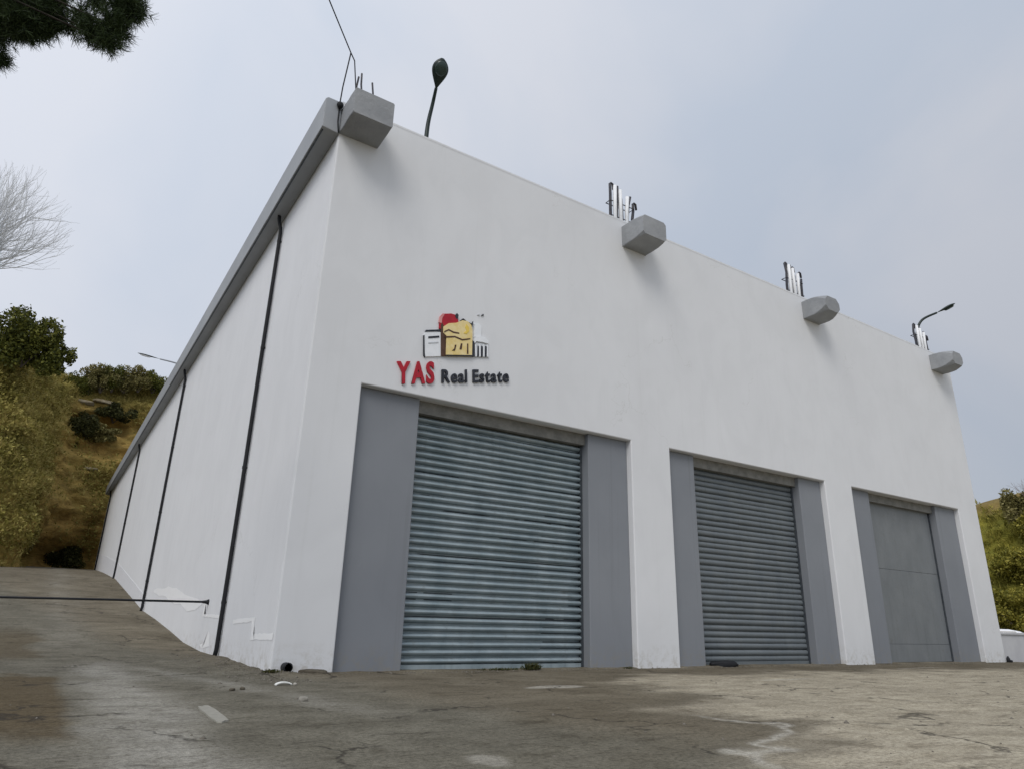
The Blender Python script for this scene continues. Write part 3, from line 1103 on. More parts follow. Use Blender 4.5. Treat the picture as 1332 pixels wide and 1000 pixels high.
def clump_points(cens, rads, n, rs, shell=.55):
    """points through ellipsoid clumps, denser to the outside"""
    cens = np.asarray(cens, float)
    rads = np.asarray(rads, float)
    w = rads.prod(1) ** (2 / 3)
    k = rs.choice(len(cens), n, p=w / w.sum())
    d = rs.normal(size=(n, 3))
    d /= np.linalg.norm(d, axis=1, keepdims=True)
    r = (shell + (1 - shell) * rs.rand(n)) * np.where(rs.rand(n) < .12, 1.18, 1.0)
    return cens[k] + d * rads[k] * r[:, None]


def lumpy(c, R, n, rs, small=.42):
    """sub-clumps spread over an ellipsoid crown"""
    d = rs.normal(size=(n, 3))
    d /= np.linalg.norm(d, axis=1, keepdims=True)
    r = rs.uniform(.35, .95, n)[:, None]
    cen = np.asarray(c) + d * np.asarray(R) * r
    rad = np.asarray(R)[None, :] * rs.uniform(small * .55, small * 1.25, (n, 1))
    return cen, rad


def branch_mesh(segs, n=5):
    """segs: list of (p0, p1, r0, r1) -> one mesh of tapered tubes"""
    vs = []
    fs = []
    base = 0
    for p0, p1, r0, r1 in segs:
        p0 = np.asarray(p0, float)
        p1 = np.asarray(p1, float)
        d = p1 - p0
        d /= np.linalg.norm(d) + 1e-9
        a = np.cross(d, (0, 0, 1) if abs(d[2]) < .9 else (1, 0, 0))
        a /= np.linalg.norm(a)
        b = np.cross(d, a)
        for p, r in ((p0, r0), (p1, r1)):
            for k in range(n):
                t = 2 * math.pi * k / n
                vs.append(p + (a * math.cos(t) + b * math.sin(t)) * r)
        for k in range(n):
            fs.append((base + k, base + (k + 1) % n, base + n + (k + 1) % n, base + n + k))
        base += 2 * n
    return np_mesh('branches', np.array(vs), np.array(fs), True)


def grow(p, d, L, r, depth, rs, out, spread=.55, up=.12, kids=(2, 4), shrink=.72, tips=None):
    p = np.asarray(p, float)
    d = np.asarray(d, float)
    steps = 3
    for i in range(steps):
        nd = d + rs.normal(size=3) * .12
        nd[2] += up * .3
        nd /= np.linalg.norm(nd)
        q = p + nd * L / steps
        r1 = r * (1 - .28 / steps)
        out.append((p, q, r, r1))
        p, d, r = q, nd, r1
        if depth > 0 and i < steps - 1 and rs.rand() < .7:
            sd = d + rs.normal(size=3) * spread * 1.1
            sd[2] += up
            sd /= np.linalg.norm(sd)
            grow(p, sd, L * shrink * .8, r * .5, depth - 1, rs, out, spread, up, kids, shrink, tips)
    if depth > 0:
        for k in range(rs.randint(*kids)):
            sd = d + rs.normal(size=3) * spread
            sd[2] += up
            sd /= np.linalg.norm(sd)
            grow(p, sd, L * shrink, r * .66, depth - 1, rs, out, spread, up, kids, shrink, tips)
    elif tips is not None:
        tips.append(p)


def shrub(name, label, base, crown, R, leafmat, nleaf, size, seed, group=None, cat='shrub', lumps=14, trunk=True):
    rs = np.random.RandomState(seed)
    o = empty(name, base)
    tag(o, label, cat, group)
    b = np.asarray(base, float)
    cen, rad = lumpy(np.asarray(crown) - b, R, lumps, rs)
    pts = clump_points(cen, rad, nleaf, rs)
    v, f = quads_at(pts, size, rs)
    link('crown', np_mesh('crown', v, f), M[leafmat], o)
    if trunk:
        segs = []
        for c_ in cen[:6]:
            m_ = c_ * .45 + rs.normal(size=3) * .1
            segs.append(((0, 0, -.3), m_, .07, .05))
            segs.append((m_, c_, .05, .018))
        link('trunk', branch_mesh(segs), M['bark'], o)
    return o


# ------------------------------------------------------------------ cliff behind and left of the warehouse


def hill_surface(curve, prof_fn, nu, vs, seed, zbase):
    """curve: list of (x,y) base line, hill lies on its left-hand (uphill) side"""
    cv = np.asarray(curve, float)
    seg = np.r_[0, np.cumsum(np.linalg.norm(np.diff(cv, axis=0), axis=1))]
    # dense sampling with corner smoothing
    fine = np.linspace(0, seg[-1], 2000)
    fx = np.interp(fine, seg, cv[:, 0])
    fy = np.interp(fine, seg, cv[:, 1])
    k = np.ones(61) / 61
    fx = np.convolve(np.pad(fx, 30, 'edge'), k, 'valid')
    fy = np.convolve(np.pad(fy, 30, 'edge'), k, 'valid')
    return fx, fy, seg[-1]


def build_hill(name, curve, heights, nu, seed, zb, run, green_fn, m, label, amp=.9, back=45.0, back_rise=.10, us=None, hollow=None):
    fx, fy, L = hill_surface(curve, None, nu, None, seed, zb)
    t = np.linspace(0, 1, nu) if us is None else us
    idx = t * (len(fx) - 1)
    X = np.interp(idx, np.arange(len(fx)), fx)
    Y = np.interp(idx, np.arange(len(fy)), fy)
    tx = np.gradient(X)
    ty = np.gradient(Y)
    ln = np.hypot(tx, ty)
    nxv, nyv = -ty / ln, tx / ln
    Hh = np.interp(X + 0 * t, *heights) if not callable(heights) else heights(X, Y)
    # profile
    vv = np.concatenate([np.linspace(0, 1, 90), 1 + np.geomspace(.01, 1, 30)])
    D = np.zeros((len(vv), nu))
    Z = np.zeros((len(vv), nu))
    for i, q in enumerate(vv):
        if q <= 1:
            D[i] = run * (q ** 1.6)
            Z[i] = zb - .6 + (Hh - zb + .6) * (q ** .93)
        else:
            D[i] = run + (q - 1) * back
            Z[i] = Hh + (q - 1) * back * back_rise + .5 * np.sin(min(1, (q - 1) * 20) * math.pi / 2)
    PX = X[None, :] + nxv[None, :] * D
    PY = Y[None, :] + nyv[None, :] * D
    n1 = fbm(PX, PY, Z, .22, 5) - .5
    n2 = fbm(PX, PY, Z * 2.6, .55, 4) - .5
    led = np.sin(Z * 2.1 + 6 * fbm(PX, PY, Z, .12, 3)) * .5
    face = sstep(0, .06, vv)[:, None] * np.where(vv <= 1, 1.0, .4)[:, None]
    n3 = fbm(PX, PY, Z * 1.5, 1.9, 3) - .5
    off = amp * (n1 * 2.6 + n2 * 1.5 + n3 * .55 + led * .34) * face
    if hollow is not None:
        off = off - hollow(PX, PY, Z)
    PX = PX - nxv[None, :] * off
    PY = PY - nyv[None, :] * off
    PZ = Z + .35 * amp * n2 * face
    V_ = np.stack([PX, PY, PZ], -1).reshape(-1, 3)
    nv = len(vv)
    ii_ = (np.arange(nv - 1)[:, None] * nu + np.arange(nu - 1)[None, :]).ravel()
    F_ = np.stack([ii_, ii_ + 1, ii_ + nu + 1, ii_ + nu], -1)
    me = np_mesh(name, V_, F_, True)
    g = green_fn(PX, PY, PZ, n1)
    fattr(me, 'green', np.clip(g, 0, 1))
    o = link(name, me, m)
    tag(o, label, None, kind='structure')
    return o, V_.reshape(nv, nu, 3), g


def hill_h(X, Y):
    return np.interp(X, [-40, -14, -7, -4.3, -3.6, -1.5, 4, 30, 70], [15.5, 15.6, 15.6, 15.9, 17.8, 18.6, 19.6, 19, 17])


curveA = [(-60, 22), (-16, 35.5), (-7.5, 38.2), (-4.7, 39.6), (-4.0, 42), (-3.6, 48.5), (-2.4, 51.6), (4, 52.6), (40, 56), (70, 58)]
uA = np.concatenate([np.linspace(0, .30, 60), np.linspace(.30, .62, 420)[1:], np.linspace(.62, 1, 60)[1:]])


def greenA(PX, PY, PZ, n1):
    left = sstep(-3.2, -5.0, PX)
    lowsoil = sstep(9, 5, PZ) * .35
    topg = sstep(15.5, 18.5, PZ)
    return np.clip(.55 * left + .75 * topg + .22 + n1 * .9 - lowsoil, 0, 1)


hillA, GA, gA = build_hill('cliff', curveA, hill_h, len(uA), 1, 3.5, 3.4, greenA, M['hill'],
                           'ochre earth cliff with olive grass behind the warehouse', us=uA,
                           hollow=lambda X, Y, Z: 2.6 * np.exp(-((Z - 4.4) / 1.5) ** 2) * sstep(-4.2, -3.2, X) + 1.2 * np.exp(-((Z - 15.2) / .7) ** 2) * sstep(-3.8, -2.6, X))

curveB = [(70, 58), (58, 40), (50, 24), (47.0, 12), (46.5, 2), (47.5, -14), (54, -40), (60, -70)]
curveB = curveB[::-1]


def hill_hb(X, Y):
    return np.interp(Y, [-70, -20, 6, 9, 12, 20, 58], [8.2, 8.8, 9.5, 9.9, 9.6, 9.0, 12.0])


curveB2 = [(60, -70), (54, -40), (47.5, -14), (46.5, 2), (47.0, 12), (50, 24), (58, 40), (70, 58)]


def greenB(PX, PY, PZ, n1):
    return np.clip(.85 - .8 * sstep(7.9, 9.3, PZ) * sstep(8.0, 9.6, PY) + n1 * .7, 0, 1)


hillB, GB, gB = build_hill('hillside', curveB2[::-1], hill_hb, 300, 5, -.9, 5.0, greenB, M['hill2'],
                           'overgrown yellow green hillside right of the warehouse', amp=.6)


def tufts(name, G, g, n, size, seed, m, label, cond, lean=.5):
    rs = np.random.RandomState(seed)
    nv, nu, _ = G.shape
    i = rs.randint(0, nv - 1, n * 4)
    j = rs.randint(0, nu - 1, n * 4)
    a, b = rs.rand(n * 4)[:, None], rs.rand(n * 4)[:, None]
    p = G[i, j] * (1 - a) * (1 - b) + G[i + 1, j] * a * (1 - b) + G[i, j + 1] * (1 - a) * b + G[i + 1, j + 1] * a * b
    e1 = G[i + 1, j] - G[i, j]
    e2 = G[i, j + 1] - G[i, j]
    nr = np.cross(e2, e1)
    ar = np.linalg.norm(nr, axis=1)
    nr = nr / (ar[:, None] + 1e-9)
    keep = cond(p, g[i, j], rs) & (ar > 1e-6)
    p, nr = p[keep][:n], nr[keep][:n]
    B_ = 5
    P_ = np.repeat(p, B_, 0) + rs.normal(size=(len(p) * B_, 3)) * size * .35
    d = np.repeat(nr, B_, 0) * lean + rs.normal(size=P_.shape) * .45
    d[:, 2] += .75
    d /= np.linalg.norm(d, axis=1, keepdims=True)
    s = np.cross(d, rs.normal(size=P_.shape))
    s /= np.linalg.norm(s, axis=1, keepdims=True)
    Ln = size * rs.uniform(.5, 1.4, len(P_))[:, None]
    w = Ln * .17
    v = np.stack([P_ - s * w, P_ + s * w, P_ + d * Ln], 1).reshape(-1, 3)
    o = link(name, np_mesh(name, v, np.arange(len(v)).reshape(-1, 3)), m)
    tag(o, label, 'grass', kind='stuff')
    return o


inview = lambda p: (p[:, 0] < 5.5) & (p[:, 0] > -22)
tufts('bank_grass', GA, gA, 20000, .24, 21, M['grass_olive'], 'dry olive grass covering the left bank and cliff ledges',
      lambda p, g, rs: inview(p) & (rs.rand(len(p)) < np.clip((g - .22) * 1.6, 0.03, 1)) & (p[:, 1] < 66))
tufts('hillside_grass', GB, gB, 8000, .30, 22, M['grass_green'], 'yellow green grass and ground cover on the right hillside',
      lambda p, g, rs: (p[:, 1] > -14) & (p[:, 1] < 30) & (p[:, 0] < 62) & (rs.rand(len(p)) < np.clip(g * 1.3, .02, 1)))

# leafy cover over the left bank
rs = np.random.RandomState(24)
g3 = GA.reshape(-1, 3)
sel = g3[(g3[:, 0] < 3) & (g3[:, 0] > -16) & (g3[:, 2] > 4) & (g3[:, 2] < 19) & (g3[:, 1] < 58)]
dens = fbm(sel[:, 0], sel[:, 1], sel[:, 2], .45, 4)
sel = sel[rs.rand(len(sel)) < np.clip((dens - np.where(sel[:, 0] < -3.9, .40, .55)) * 5, .03, 1)]
pts_ = sel[rs.randint(0, len(sel), 34000)] + rs.normal(size=(34000, 3)) * (.16, .22, .16) + (0, -.12, .08)
v, f = quads_at(pts_, .10, rs, .6, .4)
tag(link('bank_creeper', np_mesh('bank_creeper', v, f), M['creeper']), 'yellow green leafy creeper covering the left bank', 'creeper', kind='stuff')

# pale limestone ledges low on the cliff


def on_cliff(x, z):
    """nearest cliff vertex to a wanted x and z on the face"""
    g = GA[:92].reshape(-1, 3)
    k = np.argmin((g[:, 0] - x) ** 2 + (g[:, 2] - z) ** 2 + np.where(g[:, 1] < 37, 50, 0))
    return g[k]


def rock(label, c, dims, seed, name='rock', m='rock', group=None, cat='rock'):
    bm = bmesh.new()
    bmesh.ops.create_icosphere(bm, subdivisions=3, radius=1)
    for v in bm.verts:
        p = np.array(v.co)
        nn = float(fbm(p[0] + seed * 3.1, p[1], p[2], 1.1, 3)) - .5
        n3 = float(fbm(p[0] + seed * 3.1, p[1] + 5, p[2], 3.1, 2)) - .5
        q = np.sign(p) * np.abs(p) ** .75
        v.co = Vector(q * (1 + .75 * nn + .25 * n3)) * Vector((1, 1, 1)).length / 1.732
        v.co.x *= dims[0]; v.co.y *= dims[1]; v.co.z *= dims[2]
    o = obj(name, bm, M[m], None, True, c)
    o.rotation_euler = (0, 0, seed * 1.3)
    return tag(o, label, cat, group)


for i, (x, z, dx, dz) in enumerate([(-3.1, 17.0, 1.1, .16), (-1.6, 17.3, 1.3, .14), (-2.6, 15.8, .8, .22), (-1.4, 11.2, .6, .12)]):
    p = on_cliff(x, z)
    r_ = rock(['long pale stone ledge near the cliff top, left one', 'long pale stone ledge near the cliff top, closer to the eaves', 'short pale stone block just under the cliff top ledges',
               'small pale stone lip halfway up the ochre cliff'][i], (p[0], p[1] + .12, p[2]), (dx * .75, .45, dz * 1.2), 2 + i, 'stone_ledge', 'rock', 'pale stone ledges in the cliff')
    r_.rotation_euler = (0, .06, 0)

# shrubs on and above the cliff
CS = 'shrubs growing on the cliff'
k = 0
lab = ['low leafy shrub at the left end of the hedge on the cliff rim', 'second shrub from the left end of the cliff rim hedge', 'third shrub from the left end of the cliff rim hedge',
       'fourth shrub from the left end of the cliff rim hedge', 'fifth shrub from the left end of the cliff rim hedge', 'sixth shrub of the cliff rim hedge, closest to the lamp arm',
       'cliff rim shrub touching the line of the eaves', 'cliff rim shrub just behind the eaves']
for i, x in enumerate((-4.4, -3.6, -2.8, -2.0, -1.2, -.3, .7, 1.8)):
    zt = float(hill_h(np.array([x]), 0)[0])
    yb = 54.4 + .15 * (i % 3)
    hh = rnd.uniform(.0, .35)
    shrub('rim_shrub', lab[i], (x, yb, zt - .2), (x, yb, zt + .6 + hh), (1.0, .9, 1.15), 'evergreen' if i % 3 == 1 else 'shrub_olive', 3600, .085, 60 + i, CS, lumps=22)
for i, (x, z, rx, rz, m_, lb) in enumerate([(-2.75, 14.4, 1.25, 1.35, 'shrub_dark', 'dark round shrub clinging to the cliff beside the grassy bank'),
                                           (-.6, 16.4, 1.5, .8, 'shrub_dark', 'dark shrub hanging just below the rim by the eaves'),
                                           (-1.2, 14.2, 1.3, .7, 'shrub_olive', 'olive scrub on the middle of the cliff face'),
                                           (-1.9, 4.6, 1.5, .9, 'shrub_dark', 'dark undergrowth at the foot of the cliff by the ramp'),
                                           (-4.6, 5.0, 1.6, 1.1, 'shrub_olive', 'green scrub at the foot of the grassy bank')]):
    p = on_cliff(x, z)
    shrub('cliff_shrub', lb, (p[0], p[1] + .2, p[2] - rz * .5), (p[0], p[1] - .5, p[2]), (rx, .9, rz), m_, 4200, .10, 80 + i, CS, lumps=16)

# evergreen above the left bank
for i, (x, y, z, R, nl, lb) in enumerate([(-6.7, 41.2, 16.8, (1.75, 1.5, 2.2), 9500, 'dense dark evergreen bush on top of the left bank'),
                                         (-4.95, 41.0, 16.2, (.95, .9, 1.4), 3800, 'smaller ragged evergreen at the right end of the bank top'),
                                         (-9.3, 41.4, 17.0, (1.7, 1.5, 2.2), 5200, 'evergreen bush on the bank top at the left picture edge')]):
    shrub('evergreen_bush', lb, (x, y, 15.5), (x, y, z), R, 'evergreen', nl, .115, 30 + i, 'evergreens on the left bank', 'bush', 22)

# bare tree standing on the bank
rs = np.random.RandomState(5)
BT = empty('bare_tree', (-12.8, 43.5, 16.6))
tag(BT, 'leafless tree with fine pale twigs standing on the left bank', 'tree')
segs = []
trunk = []
p = np.zeros(3)
for i in range(4):
    q = p + np.array((.14 + .05 * rs.rand(), 0, 1.5))
    trunk.append((p, q, .19 - .02 * i, .17 - .02 * i))
    p = q
for a in range(34):
    hh = rs.uniform(.35, 1.0)
    st = p * hh
    ang = rs.uniform(-1.15, 1.15)
    d = np.array((math.cos(ang) * rs.uniform(.35, .8), math.sin(ang) * .5, 1.0 * rs.uniform(.55, 1.0)))
    d /= np.linalg.norm(d)
    grow(st, d, 3.3, .08, 3, rs, segs, .30, .24, (2, 4), .74)
link('trunk', branch_mesh(trunk, 8), M['greybark'], BT)
link('crown', branch_mesh(segs, 3), M['greybark'], BT)

# pine whose boughs hang into the upper left corner
rs = np.random.RandomState(9)
PT = empty('pine_tree', (-7.8, -2.4, float(ground_z(-7.8, -2.4)) - .05))
tag(PT, 'tall dark pine with boughs hanging into the upper left corner', 'tree')
segs = [((0, 0, 0), (.1, .05, 3), .18, .15), ((.1, .05, 3), (.25, 0, 6.0), .15, .11), ((.25, 0, 6.0), (.3, -.1, 9.3), .11, .04)]
link('trunk', branch_mesh(segs, 10), M['bark'], PT)
o0 = np.array(PT.location)


def bough(start, clumps):
    """limb from the trunk with needle clumps; world coordinates"""
    out = []
    for (c_, R_, n_) in clumps:
        out.append((np.asarray(c_, float) - o0, np.asarray(R_, float), n_))
    return out


def needles(cen, R, n, rs, size=.085):
    # twigs inside the clump, each with a brush of needles
    tw = rs.normal(size=(n, 3))
    tw /= np.linalg.norm(tw, axis=1, keepdims=True)
    rr = rs.uniform(.25, 1.0, n)[:, None]
    p = cen + tw * R * rr
    d = tw * .6 + rs.normal(size=(n, 3)) * .5
    d /= np.linalg.norm(d, axis=1, keepdims=True)
    K = 26
    P_ = np.repeat(p, K, 0) + np.repeat(d, K, 0) * rs.uniform(-.06, .06, n * K)[:, None]
    nd = np.repeat(d, K, 0) * .55 + rs.normal(size=P_.shape) * .6
    nd /= np.linalg.norm(nd, axis=1, keepdims=True)
    s = np.cross(nd, rs.normal(size=P_.shape))
    s /= np.linalg.norm(s, axis=1, keepdims=True)
    Ln = size * rs.uniform(.6, 1.3, len(P_))[:, None]
    w = .0030
    v = np.stack([P_ - s * w, P_ + s * w, P_ + nd * Ln + s * w * .3, P_ + nd * Ln - s * w * .3], 1)
    return v.reshape(-1, 3), p


# in-frame clumps (the dense one at the very corner, the loose bough to its right, the stray tip below)
cl_in = [((-4.097, -2.906, 6.533), (.302, .29, .348), 620), ((-4.329, -2.79, 6.359), (.29, .29, .29), 560), ((-3.94, -3.022, 6.533), (.197, .186, .267), 420),
         ((-4.039, -2.993, 6.26), (.209, .174, .151), 330), ((-4.59, -2.529, 6.811), (.464, .406, .406), 420), ((-4.068, -2.993, 6.985), (.464, .406, .29), 300),
         ((-3.847, -3.051, 6.359), (.116, .116, .139), 130), ((-3.615, -3.155, 6.475), (.116, .116, .128), 36), ((-3.476, -3.237, 6.277), (.145, .139, .116), 70),
         ((-3.314, -3.353, 6.347), (.197, .174, .162), 130), ((-3.227, -3.428, 6.591), (.209, .186, .151), 160), ((-3.517, -3.254, 6.649), (.174, .162, .07), 40),
         ((-3.314, -3.329, 6.15), (.139, .116, .081), 55), ((-3.691, -3.109, 6.318), (.093, .093, .075), 20), ((-4.23, -2.616, 6.022), (.099, .093, .07), 70), ((-4.503, -2.529, 6.086), (.174, .174, .174), 90)]
cl_out = []
for i in range(11):
    a = rs.uniform(0, 2 * math.pi)
    q = np.array((-7.7 + math.cos(a) * rs.uniform(.6, 1.7), -2.4 + math.sin(a) * rs.uniform(.6, 1.7), rs.uniform(6.6, 9.0)))
    cl_out.append((q, (.7, .7, .4), 150))
VV_ = []
limbs = []
for (c_, R_, n_) in cl_in + cl_out:
    cc = np.asarray(c_, float) - o0
    v, tw = needles(cc, np.asarray(R_), n_, rs)
    VV_.append(v)
    st = np.array((.27, 0, min(8.9, cc[2] - .2)))
    mid = st * .45 + cc * .55 + np.array((0, 0, .55))
    limbs += [(st, mid, .03, .018), (mid, cc, .018, .008)]
    for t_ in tw[:: 7]:
        limbs.append((cc, t_, .006, .0025))
v = np.concatenate(VV_)
link('crown', np_mesh('crown', v, np.arange(len(v)).reshape(-1, 4)), M['pine'], PT)
link('limb', branch_mesh(limbs, 5), M['pinebark'], PT)

# ------------------------------------------------------------------ right of the warehouse
bm = bmesh.new()
bx(bm, XR + .02, 44.0, .12, .34, -.9, .76)
LW = empty('low_wall', (XR + .02, .12, 0))
tag(LW, 'low pale rendered wall running on from the right end of the warehouse', 'wall')
M['lowwall'] = var_mat('pale_grey_render', (.47, .47, .49), (.56, .56, .57), 1.5, .7, bump=.2, bscale=30)
for v in bm.verts: v.co -= LW.location
bevel(obj('wall_body', bm, M['lowwall'], LW), .01)
bm = bmesh.new()
bx(bm, XR + .02, 44.0, .08, .38, .762, .83)
for v in bm.verts: v.co -= LW.location
bevel(obj('coping', bm, M['lowwall'], LW), .012)
# black stub at the right-hand foot of the facade
bm = bmesh.new()
tube(bm, [(0, 0, -.05), (0, 0, .10), (0, 0, .17)], [.055, .05, .02], 10)
tube(bm, [(0, 0, .06), (.0, -.10, .03)], .035, 8)
tag(obj('pipe_stub', bm, M['black'], None, True, (XR - .02, -.07, .0)), 'small black pipe stub at the right foot of the facade', 'pipe')

# parked white car, only its roof shows over the low wall
M['carwhite'] = mat('white_car_paint', (.80, .80, .82), .22, 0, .5)
M['glass'] = mat('car_glass', (.02, .025, .03), .08, 0, .6)
M['tyre'] = var_mat('tyre_rubber', (.015, .015, .016), (.025, .025, .026), 20, .85)
M['rim'] = mat('alloy_rim', (.45, .46, .48), .3, .9)
M['red_lamp'] = mat('red_tail_lamp', (.35, .01, .012), .25)
M['clear_lamp'] = mat('clear_headlamp', (.7, .72, .75), .15)
cz = float(ground_z(41.0, 8.2))
CAR = empty('parked_car', (41.0, 8.3, cz), math.radians(-62))
tag(CAR, 'white parked car whose roof shows over the low wall at the right', 'car')
bm = bmesh.new()
secs = []
prof_body = [(-2.1, .34, .62, .70), (-2.0, .28, .80, .80), (-1.3, .24, .92, .85), (-.4, .22, .95, .87), (.6, .22, .95, .87), (1.35, .24, .90, .85), (1.95, .28, .78, .80), (2.12, .36, .60, .70)]
rings = []
for (x, z0, z1, w) in prof_body:
    ring = []
    for (yy, zz) in ((-w * .96, z0 + .06), (-w * .80, z0), (w * .80, z0), (w * .96, z0 + .06), (w, (z0 + z1) / 2 + .03), (w * .95, z1 - .03), (w * .86, z1), (-w * .86, z1), (-w * .95, z1 - .03), (-w, (z0 + z1) / 2 + .03)):
        ring.append(bm.verts.new((x, yy, zz)))
    rings.append(ring)
for a, b in zip(rings[:-1], rings[1:]):
    for q in range(10):
        bm.faces.new((a[q], a[(q + 1) % 10], b[(q + 1) % 10], b[q]))
bm.faces.new(rings[0][::-1]); bm.faces.new(rings[-1])
body = obj('body', bm, M['carwhite'], CAR, True)
bm = bmesh.new()
cab = [(-1.75, .90, .74), (-1.25, 1.36, .60), (-.6, 1.47, .58), (.25, 1.46, .58), (.75, 1.36, .60), (1.38, .90, .76)]
rings = []
for (x, z, w) in cab:
    rings.append([bm.verts.new((x, -w, z - .04)), bm.verts.new((x, -w * .9, z)), bm.verts.new((x, w * .9, z)), bm.verts.new((x, w, z - .04)), bm.verts.new((x, .80, .88)), bm.verts.new((x, -.80, .88))])
for a, b in zip(rings[:-1], rings[1:]):
    for q in range(6):
        bm.faces.new((a[q], a[(q + 1) % 6], b[(q + 1) % 6], b[q]))
bm.faces.new(rings[0][::-1]); bm.faces.new(rings[-1])
obj('roof', bm, M['carwhite'], CAR, True)
for s in (-1, 1):
    for (x0, x1, t0, t1) in ((-1.38, -.55, -1.12, -.52), (-.47, .92, -.45, .52)):
        bm = bmesh.new()
        def sw(x, z): return (x, s * (.80 + (.59 - .80) * (z - .88) / (1.40 - .88) + .012), z)
        bm.faces.new([bm.verts.new(sw(*q)) for q in ((x0, .94), (x1, .94), (t1, 1.36), (t0, 1.36))])
        obj('side_window', bm, M['glass'], CAR)
for (xa, za, xb2, zb2) in ((1.30, .965, .80, 1.345), (-1.68, .975, -1.29, 1.345)):
    bm = bmesh.new()
    o_ = .012 if xa > 0 else -.012
    bm.faces.new([bm.verts.new(q) for q in ((xa + o_, -.62, za + .012), (xa + o_, .62, za + .012), (xb2 + o_, .50, zb2 + .012), (xb2 + o_, -.50, zb2 + .012))])
    obj('windscreen', bm, M['glass'], CAR)
for (x, y) in ((1.3, .74), (1.3, -.74), (-1.3, .74), (-1.3, -.74)):
    bm = bmesh.new()
    tube(bm, [(x, y - .1, .32), (x, y - .09, .32), (x, y + .09, .32), (x, y + .1, .32)], [.28, .32, .32, .28], 24)
    wh = obj('wheel', bm, M['tyre'], CAR, True)
    bm = bmesh.new()
    sg = 1 if y > 0 else -1
    tube(bm, [(x, y + sg * .06, .32), (x, y + sg * .112, .32)], [.20, .19], 20)
    obj('rim', bm, M['rim'], wh)
for y in (-.6, .6):
    bm = bmesh.new(); bx(bm, 2.02, 2.09, y - .14, y + .14, .58, .70); bevel(obj('headlight', bm, M['clear_lamp'], CAR), .02)
    bm = bmesh.new(); bx(bm, -2.09, -2.03, y - .12, y + .12, .62, .76); bevel(obj('tail_light', bm, M['red_lamp'], CAR), .02)

# shrubs on the right hillside
HS = 'shrubs on the right hillside'
spots = [(47.6, 9.6, 1.6, 1.6, 'yellow green shrub low on the right hillside next to the facade edge'), (48.0, 7.4, 2.0, 1.8, 'yellow green shrub low on the right hillside at the picture edge'),
         (49.2, 9.9, 4.3, 1.3, 'yellow green shrub halfway up the right hillside by the facade'), (49.4, 8.3, 4.6, 1.5, 'broad yellow green shrub in the middle of the right hillside'),
         (49.8, 6.6, 4.9, 1.4, 'yellow green shrub halfway up the right hillside at the picture edge'), (51.0, 9.0, 6.9, 1.25, 'shrub near the top of the right hillside under the bare twigs'),
         (51.2, 7.2, 7.2, 1.2, 'shrub near the top of the right hillside at the picture edge'), (47.5, 5.0, 1.8, 1.7, 'shrub low on the right hillside beyond the picture edge'),
         (50.0, 4.4, 5.4, 1.6, 'shrub high on the right hillside beyond the picture edge')]
for i, (x, y, z, R_, lb) in enumerate(spots):
    x, z = x - .75, z + .5
    shrub('hillside_shrub', lb, (x + .3, y, z - R_ * .7), (x, y, z), (R_, R_ * 1.05, R_ * .9), 'shrub_lime', 5200, .10, 120 + i, HS, lumps=20)
shrub('upright_bush', 'tall upright olive bush on the crest of the right hillside at the picture edge', (50.6, 7.6, 7.6), (50.4, 7.6, 9.3), (1.3, 1.2, 1.9), 'shrub_lime', 6000, .09, 150, None, 'bush', 24)
shrub('upright_bush', 'dark brownish bush on the hillside crest right beside the facade edge', (50.6, 9.9, 7.8), (50.4, 9.9, 8.9), (.9, .9, 1.1), 'shrub_olive', 3600, .09, 151, None, 'bush', 20)
rs = np.random.RandomState(31)
TW = empty('bare_bush', (50.2, 8.75, 8.9))
tag(TW, 'small leafless bush with reddish twigs on the crest of the right hillside', 'bush')
segs = []
for a in range(12):
    d = np.array((rs.normal() * .25, rs.normal() * .3, 1.0))
    d /= np.linalg.norm(d)
    grow((rs.normal() * .15, rs.normal() * .15, -.2), d, .95, .022, 2, rs, segs, .35, .15, (2, 3), .65)
M['twig'] = var_mat('reddish_twigs', (.20, .13, .09), (.34, .30, .28), 5, .9, bump=0)
link('twigs', branch_mesh(segs, 3), M['twig'], TW)

# ------------------------------------------------------------------ small things on the ground
g0 = lambda x, y: float(ground_z(x, y))


def slab(label, x, y, dims, rz, m, seed, name, cat):
    r = random.Random(seed)
    bm = bmesh.new()
    n = 14
    top_, bot = [], []
    for i in range(n):
        a = 2 * math.pi * i / n
        ca, sa = math.cos(a), math.sin(a)
        k_ = 1 / max(abs(ca), abs(sa))
        px_, py_ = ca * k_ * dims[0] * r.uniform(.86, 1.03), sa * k_ * dims[1] * r.uniform(.82, 1.05)
        top_.append(bm.verts.new((px_ * .97, py_ * .97, dims[2] * r.uniform(.85, 1.1))))
        bot.append(bm.verts.new((px_, py_, -.02)))
    bm.faces.new(top_)
    for i in range(n):
        bm.faces.new((bot[i], bot[(i + 1) % n], top_[(i + 1) % n], top_[i]))
    o = obj(name, bm, M[m], None, False, (x, y, g0(x, y)))
    o.rotation_euler = (r.uniform(-.03, .03), r.uniform(-.03, .03), rz)
    return tag(o, label, cat)


M['board'] = var_mat('weathered_board', (.25, .24, .205), (.33, .315, .27), 14, .9, bump=.4, bscale=60, stretch=(1, 4, 1))
slab('flat pale weathered board offcut lying on the ramp foot', -1.455, -3.85, (.062, .50, .014), math.radians(-2), 'board', 3, 'board_offcut', 'board')
# half-buried black pipe mouth by the corner
bm = bmesh.new()
tube(bm, [(0, .16, -.005), (0, 0, .0), (0, -.03, .0), (0, -.03, .0), (0, .06, .0)], [.062, .062, .062, .047, .047], 16)
tag(obj('pipe_mouth', bm, M['black'], None, True, (.20, -.13, g0(.2, -.13) + .05)), 'black pipe mouth sticking out of the ground at the front corner', 'pipe')
